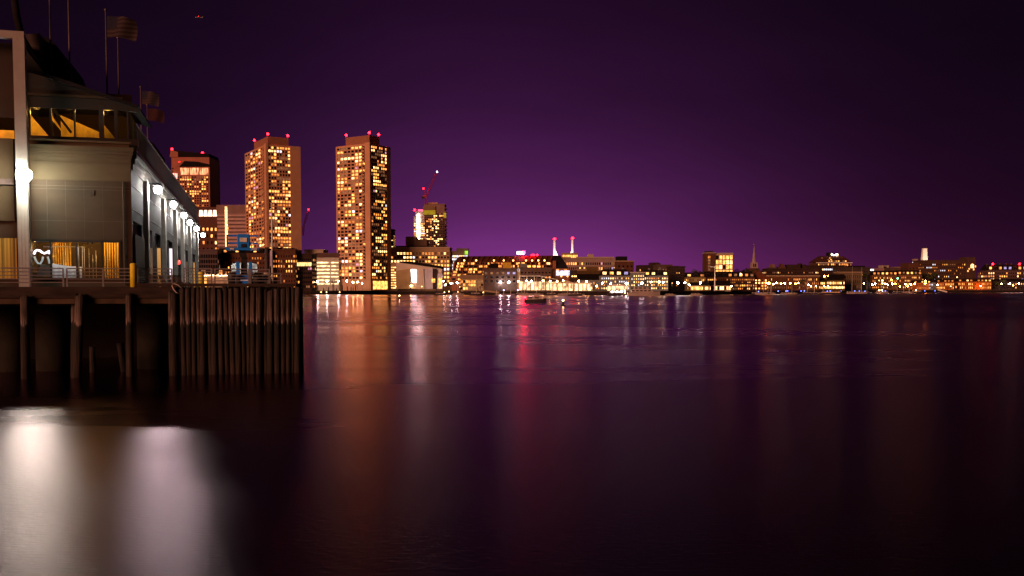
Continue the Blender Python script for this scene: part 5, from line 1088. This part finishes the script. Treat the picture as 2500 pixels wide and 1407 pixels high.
# left bay
lb = MB(); lb.box(xl, fx(44), -.42, -.02, fz(438, 20), fz(340, 20) ).box(xl, fx(42), -.2, -.02, fz(540, 20), fz(455, 20)); lb.build('left_bay_wall', TRIM, hall)
MB().box(xl, fx(43), -.46, -.05, fz(452, 20), fz(438, 20) - .01).build('left_bay_ledge', mat('ledge_dark', (.08, .05, .05), .9), hall)
MB().box(xl, fx(44), -.10, -.04, DZ + .7, fz(582, 20)).build('left_bay_window', mat('curtain_stripes', (.36, .22, .04), .8, 0, .7, 1, 0, (9, 1, .05)), hall)
# steel portal
x0, x1 = fx(47, -1.4), fx(75, -1.4); y0 = -1.5
SP = mat('pale_steel_paint', (.30, .26, .26), .6, 0, .08, 1.5); zt_ = zat(92, yy(x0, -1.5)); cs = MB()
cs.box(x0, x1, y0, y0 + .7, DZ, zt_); cs.build('steel_column', SP, hall)
rv = MB(); n = 64
for i in range(n):
    z = DZ + .3 + i * (fz(440, 60) - DZ - .3) / n
    for x in (x0 + .06, x0 + .30, x1 - .30, x1 - .06): rv.box(x - .022, x + .022, y0 - .02, y0, z - .022, z + .022)
rv.build('rivets', mat('rivet', (.22, .19, .17), .5, .3), hall)
MB().box(xl, x1 - .02, y0 + .03, y0 + .66, zt_ - .02, zt_ + .55).build('portal_beam', SP, hall)
MB().box(xl, x0 - .05, .4, .8, fz(285, 20), zt_).build('gable_panel', mat('gable_brown', (.035, .02, .015), .85, 0, .2, .4), hall)
# upper floor
zu0 = fz(346, 200); zu1 = fz(264, 200); ub = .9
up = MB()
def Pf(px, py, y=ub): return (fx(px, y), fz(py, px, y=y))
up.prism([Pf(66, 262), Pf(300, 270), Pf(345, 275), Pf(345, 262), Pf(130, 190), Pf(66, 172)], ub, ub + .25).build('upper_fascia', mat('fascia_black', (.010, .008, .008), .7, 0, .3, .5), hall)
MB().prism([Pf(130, 193), Pf(348, 266), Pf(348, 260), Pf(130, 184)], ub - .7, ub + 10).build('sloping_roof', ROOFD, hall)
fr = MB()
for pxa, pxb in ((70, 84), (131, 136), (189, 193), (250, 262), (287, 296)): fr.box(fx(pxa, ub), fx(pxb, ub), ub - .02, ub + .22, zp - .1, zu1 + .5)
fr.box(fx(66, ub), fx(345, ub), ub - .04, ub + .25, zp - .15, zp + .45); fr.box(fx(20, ub), fx(47, ub), ub, ub + .2, fz(345, 20), fz(336, 20))
fr.build('upper_window_frame', DK, hall)
for pxa, pxb in ((84, 131), (136, 189), (193, 250), (262, 287)): MB().box(fx(pxa, ub), fx(pxb, ub), ub + .08, ub + .1, zp + .45, zu1 + .4).build('upper_window_pane', CG, hall)
# the room upstairs: a sloping ceiling, a slatted wall and stair beams
yb = 9.0
MB().box(fx(-60, yb), fx(330, yb), yb, yb + .2, zp - .3, zu1 + 3).build('upper_back_wall', mat('upper_wall', (.045, .022, .008), .9, 0, .3, .3), hall)
MB().box(xl, -.6, .75, yb, zu1 + 1.0, zu1 + 1.2).build('upper_ceiling', mat('upper_ceil', (.03, .018, .01), .9), hall)
MB().box(xl, -.6, .75, yb, zp - .35, zp - .2).build('upper_floor', MATS['floor_wood'], hall)
def Q(px, py, y): return (fx(px, y), fz(py, px, y=y))
MB().prism([Q(84, 338, 3), Q(132, 338, 3), Q(84, 280, 3)], 3, 3.3).build('stair_panel', mat('amber_panel', (.80, .50, .08), .9), hall)
MB().prism([Q(134, 262, 2.4), Q(140, 262, 2.4), Q(185, 322, 2.4), Q(180, 326, 2.4)], 2.4, 2.6).build('stair_beam', DK, hall)
MB().prism([Q(134, 290, 3), Q(160, 322, 3), Q(156, 312, 3), Q(134, 278, 3)][::-1], 3, 3.1).build('stair_panel', MATS['amber_panel'], hall)
sl_ = MB()
for i in range(34):
    px = 158 + i * 2.9; sl_.box(fx(px, 5), fx(px + 1.7, 5), 5, 5.1, zp, fz(282 + i * 1.3, px, y=5))
sl_.build('slatted_wall', MATS['amber_panel'], hall)
MB().prism([Q(258, 347, 2.2), Q(290, 347, 2.2), Q(290, 340, 2.2), Q(258, 300, 2.2)], 2.2, 2.4).build('stair_panel', MATS['amber_panel'], hall)
MB().box(fx(-60, 2), fx(44, 2), 2, 2.2, fz(338, 20, y=2), fz(318, 20, y=2)).build('upper_counter', MATS['amber_panel'], hall)
for px, y, pw in ((100, 1.7, 110), (180, 3.2, 150), (230, 3.4, 150), (272, 1.5, 70), (10, 1.4, 160)):
    x = fx(px, y); p = pt(A0 + x, B0 + y); r = thing('ceiling_lamp', 'warm ceiling lamp upstairs in the glazed floor', 'lamp', (p.x, p.y, fz(270, px, y=y)), BETA, 'ceiling lamps upstairs'); sm(MB().lathe((0, 0), [(.3, .1), (.25, .3), (.05, .38)], 12)).build('shade', DK, r)
    l = bpy.data.lights.new('bulb', 'POINT'); l.energy = pw; l.color = (1, .55, .12); l.shadow_soft_size = .12; o = bpy.data.objects.new('bulb', l); link(o, r); o.location = (0, 0, -.2)
# dark roof masses over the upper floor
MB().prism([Q(72, 200, 5), Q(112, 200, 5), Q(112, 82, 5), Q(72, 84, 5)], 5, 12).build('roof_turret', mat('turret_mauve', (.06, .04, .04), .85, 0, .15, .4), hall)
sm(MB().tube([(*Q(50, -30, 4), )[:1] + (4,) + (Q(50, -30, 4)[1],), (Q(58, 40, 4)[0], 4, Q(58, 40, 4)[1]), (Q(68, 90, 4)[0], 4, Q(68, 90, 4)[1]), (Q(88, 128, 4)[0], 4, Q(88, 128, 4)[1]), (Q(112, 165, 4)[0], 4, Q(112, 165, 4)[1]), (Q(136, 190, 4)[0], 4, Q(136, 190, 4)[1])], .30, 8)).build('curved_roof_rib', ROOFD, hall)
MB().prism([Q(112, 215, 8), Q(176, 215, 8), Q(172, 160, 8), Q(160, 125, 8), Q(145, 103, 8), Q(128, 92, 8), Q(112, 88, 8)], 8, 20).build('vaulted_roof', ROOFD, hall)
MB().prism([Q(66, 262, 3.5), Q(130, 262, 3.5), Q(130, 190, 3.5), Q(84, 130, 3.5), Q(66, 100, 3.5)], 3.5, 8).build('dark_roof_slope', mat('fascia_black', (0, 0, 0)), hall)
# ---- flank with pilasters
H1 = 17.0; ZC = DZ + 9.4
wb = MB(); open_h = 5.7
ys = [(math.hypot(*(Vector((0, 0)))))] if False else []
def y_at(px, z=EYE):   # along the flank x=0
    lo, hi = 0.0, 300.0
    for _ in range(50):
        m_ = (lo + hi) / 2; p = CR + PV * m_; X_ = 1250 + F * p.x / (p.y * CT - (z - EYE) * ST)
        if X_ < px: lo = m_
        else: hi = m_
    return (lo + hi) / 2
lampy = [y_at(px) for px in (355, 398, 427, 444, 462, 480)]
LH = y_at(487)
wb.box(-.5, 0, .502, LH, DZ + open_h, 17.0)
opens = []
opens = [(y_at(a) if a > 326 else .9, y_at(b), k) for a, b, k in ((326, 349, 'a'), (361, 374, 'd'), (382, 394, 'a'), (400, 409, 'd'), (411, 422.5, 'w'), (430, 440, 'n'), (446.5, 453, 'w'), (455, 459.5, 'd'), (465.5, 470, 'a'), (473, 477, 'a'))]
last = .502
for (a, b, k) in opens: wb.box(-.5, -.002, last, a, DZ, DZ + open_h - .002); last = b
wb.box(-.5, -.002, last, LH, DZ, DZ + open_h - .002)
wb.box(-.5, 0, 40, 40.2, DZ, DZ + 1)
wb.build('side_wall', mat('side_stucco', (.034, .026, .028), .85, 0, .15, .4, .2), hall)
MB().box(-26, -.51, LH - .4, LH, DZ, 17).build('end_wall', WALL, hall)
sc_ = MB()
for z0_, z1_, d in ((DZ + 10.9, DZ + 11.3, .45), (DZ + 10.4, DZ + 10.898, .30), (DZ + 9.9, DZ + 10.398, .15), (DZ + 6.6, DZ + 6.68, .05), (DZ + 8.6, DZ + 8.66, .05)): sc_.box(0.002, d, .3, LH, z0_, z1_)
sc_.build('side_cornice', mat('cornice_pale', (.16, .14, .13), .7, 0, .1, .8), hall)
JAMB_GLOW = dict(a=emat('jamb_glow_amber', (1, .46, .12), .60, .4, .3, stretch=(1, 1, .2)), w=emat('jamb_glow_white', (1, .86, .92), 1.1, .15, .2), d=emat('jamb_glow_dim', (.8, .40, .18), .12, .4, .3))  # emission painted on the door reveals, standing in for light from inside
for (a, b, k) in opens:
    if k in JAMB_GLOW: MB().box(-.36, -.01, b - .12, b - .02, DZ, DZ + open_h * {'a': .76, 'w': .86, 'd': .7}[k]).build('jamb_painted_glow', JAMB_GLOW[k], hall)
    MB().box(-.49, -.38, a, b, DZ, DZ + open_h).build('dark_opening_panel', mat('inner_dark', (.02, .013, .012), .7), hall)  # dark panel added in place of the unlit interior
for y in lampy:
    MB().box(0.003, .42, y - .62, y + .62, DZ, DZ + 9.88).build('pilaster', PILA, hall)
PW = 400
def wall_lamp(label, x, y, z, power, face_x=True):
    p = pt(A0 + x, B0 + y); r = thing('wall_lamp', label, 'wall lamp', (p.x, p.y, z), BETA, 'floodlights on the pier hall')
    sm(MB().lathe((0, 0), [(.10, .52), (.30, .46), (.46, .30), (.46, .26)], 14)).build('hood', DARKM, r)
    MB().box(-.85, 0, -.05, .05, .40, .48).build('bracket', DARKM, r) if face_x else MB().box(-.05, .05, 0, .5, .40, .48).build('bracket', DARKM, r)
    glow(r, (0, 0, -.10), .36 if face_x else .62, emat('flood_' + ('column' if not face_x else 'flank'), (.92, 1, .76) if not face_x else (1, .95, .88), power, 0, sample=True), 'globe')
    return r
ordn = ('nearest the corner', 'second from the corner', 'third from the corner', 'fourth from the corner', 'fifth from the corner', 'last, at the far end')
for q, (y, py) in enumerate(zip(lampy, (460, 497, 524, 542, 557, 573))):
    wall_lamp('white floodlight on the flank of the pier hall, ' + ordn[q], 1.25, y, zat(py, yy(0, y)), PW)
wall_lamp('brightest white floodlight, on the riveted steel column', (x0 + x1) / 2 + .34, y0 - .85, zat(425, yy(x0, -2)), 235, False)
# red lamp in a doorway
r = thing('warning_light', 'red warning light hanging in a doorway of the pier hall', 'lamp', (*(pt(A0 + .3, B0 + y_at(430)))[:], zat(641, yy(0, y_at(430)))), BETA); glow(r, (0, 0, 0), .28, LC['r']); MB().cone((0, 0), .05, .05, -2.6, -.2, 6).build('post', DARKM, r)
# picket screen on the roof
ps = MB(); yE = LH; i = 0; y = 3.5
while y < yE:
    ps.box(-.05, .05, y - .05, y + .05, 17.0, DZ + 14.3); y += .42
ps.build('screen_pickets', mat('picket_metal', (.035, .03, .034), .5, .5, .1, 2), hall)
MB().box(-.09, .09, 3.4, yE, DZ + 14.3, DZ + 14.45).build('screen_rail', mat('rail_copper', (.12, .07, .06), .5, .4), hall)
MB().box(-.08, .08, 3.4, yE, 17.0, 17.2).build('screen_base', MATS['picket_metal'], hall)
ps = MB()
for i in range(16):
    yq = .9 + i * .42; ps.box(-.34, -.26, yq - .04, yq + .04, 17.3, fz(262, 345) - .1 * i * .2)
ps.build('corner_pickets', MATS['picket_metal'], hall)
MB().box(-10, -.5, 1.15, LH, 17.0, 17.25).build('flat_roof', ROOFD, hall)
for (pa, pb, pt_, y0_, y1_) in ((385, 430, 366, 26, 40), (440, 472, 445, 60, 76)):
    ya = y_at(432 if pa == 385 else 474); Yq = yy(-3, ya); 
    MB().prism([(-8, 17.2), (-1.2, 17.2), (-1.2, zat(pt_ + 22, Yq)), (-2.6, zat(pt_ + 6, Yq)), (-8, zat(pt_, Yq))], ya - 14, ya).build('roof_housing', ROOFD, hall)
# ---- flagpoles on the roof
def cloth(name, w, h, m, parent, loc, droop=.25):
    mb = MB(); nx, nz = 18, 8; vs = []
    for i in range(nx + 1):
        for k in range(nz + 1):
            t = i / nx; vs.append((t * w, .18 * w * math.sin(t * 7 + k * .25) * t, -h * k / nz - droop * t * t * h))
    mb.add(vs, [(i * (nz + 1) + k, (i + 1) * (nz + 1) + k, (i + 1) * (nz + 1) + k + 1, i * (nz + 1) + k + 1) for i in range(nx) for k in range(nz)]); mb.smooth = True
    return mb.build(name, m, parent, loc)
def flagmat():
    m = bpy.data.materials.new('striped_flag'); m.use_nodes = True; N = m.node_tree.nodes; L = m.node_tree.links; b = N['Principled BSDF']; b.inputs['Roughness'].default_value = .9
    tc = N.new('ShaderNodeTexCoord'); sp = N.new('ShaderNodeSeparateXYZ'); L.new(tc.outputs['Generated'], sp.inputs[0])
    mu = N.new('ShaderNodeMath'); mu.operation = 'MULTIPLY'; mu.inputs[1].default_value = 6.5; L.new(sp.outputs['Z'], mu.inputs[0]); fr = N.new('ShaderNodeMath'); fr.operation = 'FRACT'; L.new(mu.outputs[0], fr.inputs[0]); gt = N.new('ShaderNodeMath'); gt.operation = 'GREATER_THAN'; gt.inputs[1].default_value = .5; L.new(fr.outputs[0], gt.inputs[0])
    a = N.new('ShaderNodeMixRGB'); a.inputs[1].default_value = (.016, .002, .004, 1); a.inputs[2].default_value = (.034, .020, .027, 1); L.new(gt.outputs[0], a.inputs[0])
    c1 = N.new('ShaderNodeMath'); c1.operation = 'LESS_THAN'; c1.inputs[1].default_value = .4; L.new(sp.outputs['X'], c1.inputs[0]); c2 = N.new('ShaderNodeMath'); c2.operation = 'GREATER_THAN'; c2.inputs[1].default_value = .52; L.new(sp.outputs['Z'], c2.inputs[0]); c3 = N.new('ShaderNodeMath'); c3.operation = 'MULTIPLY'; L.new(c1.outputs[0], c3.inputs[0]); L.new(c2.outputs[0], c3.inputs[1])
    d = N.new('ShaderNodeMixRGB'); d.inputs[2].default_value = (.004, .003, .02, 1); L.new(c3.outputs[0], d.inputs[0]); L.new(a.outputs[0], d.inputs[1]); L.new(d.outputs[0], b.inputs['Base Color']); return m
FM = flagmat()
for px, yt, Y, base, flag, lab in ((123, -60, 84, 90, None, 'leftmost bare flagpole, rising past the top of the picture'), (171, -60, 88, 190, None, 'second bare flagpole from the left, rising past the top of the picture'), (262, 27, 92, 236, 'us', 'tall roof flagpole carrying the large striped flag'),
        (290.5, 95, 98, 240, None, 'bare roof flagpole right of the large striped flag'), (344, 215, 110, 262, 'us', 'shorter roof flagpole carrying the small striped flag'), (360.5, 258, 118, 336, 'red', 'lowest roof flagpole with a dark red flag')):
    zb_ = 17.2; z1 = zat(yt, Y)
    r = thing('flagpole', lab, 'flagpole', (xat(px, Y, zat(base, Y)), Y, zb_))
    sm(MB().cone((0, 0), .11, .055, 0, z1 - zb_, 10)).build('pole', mat('pole_metal', (.16, .12, .14), .45, .3), r); glow(r, (0, 0, z1 - zb_ + .1), .13, MATS['pole_metal'], 'finial')
    if flag:
        f = cloth('flag', 2.9 if px < 300 else 2.0, 2.0 if px < 300 else 1.5, FM if flag == 'us' else mat('flag_red', (.03, .005, .008), .9), None, (r.location.x + .12, Y, z1 - .5 if px < 300 else z1 - .35))
        f.rotation_euler = (0, 0, -.2); tag(f, 'large striped flag blowing right from the tall roof flagpole' if px < 300 else ('small striped flag blowing from the shorter roof flagpole' if flag == 'us' else 'dark red flag on the lowest roof flagpole'), 'flag')
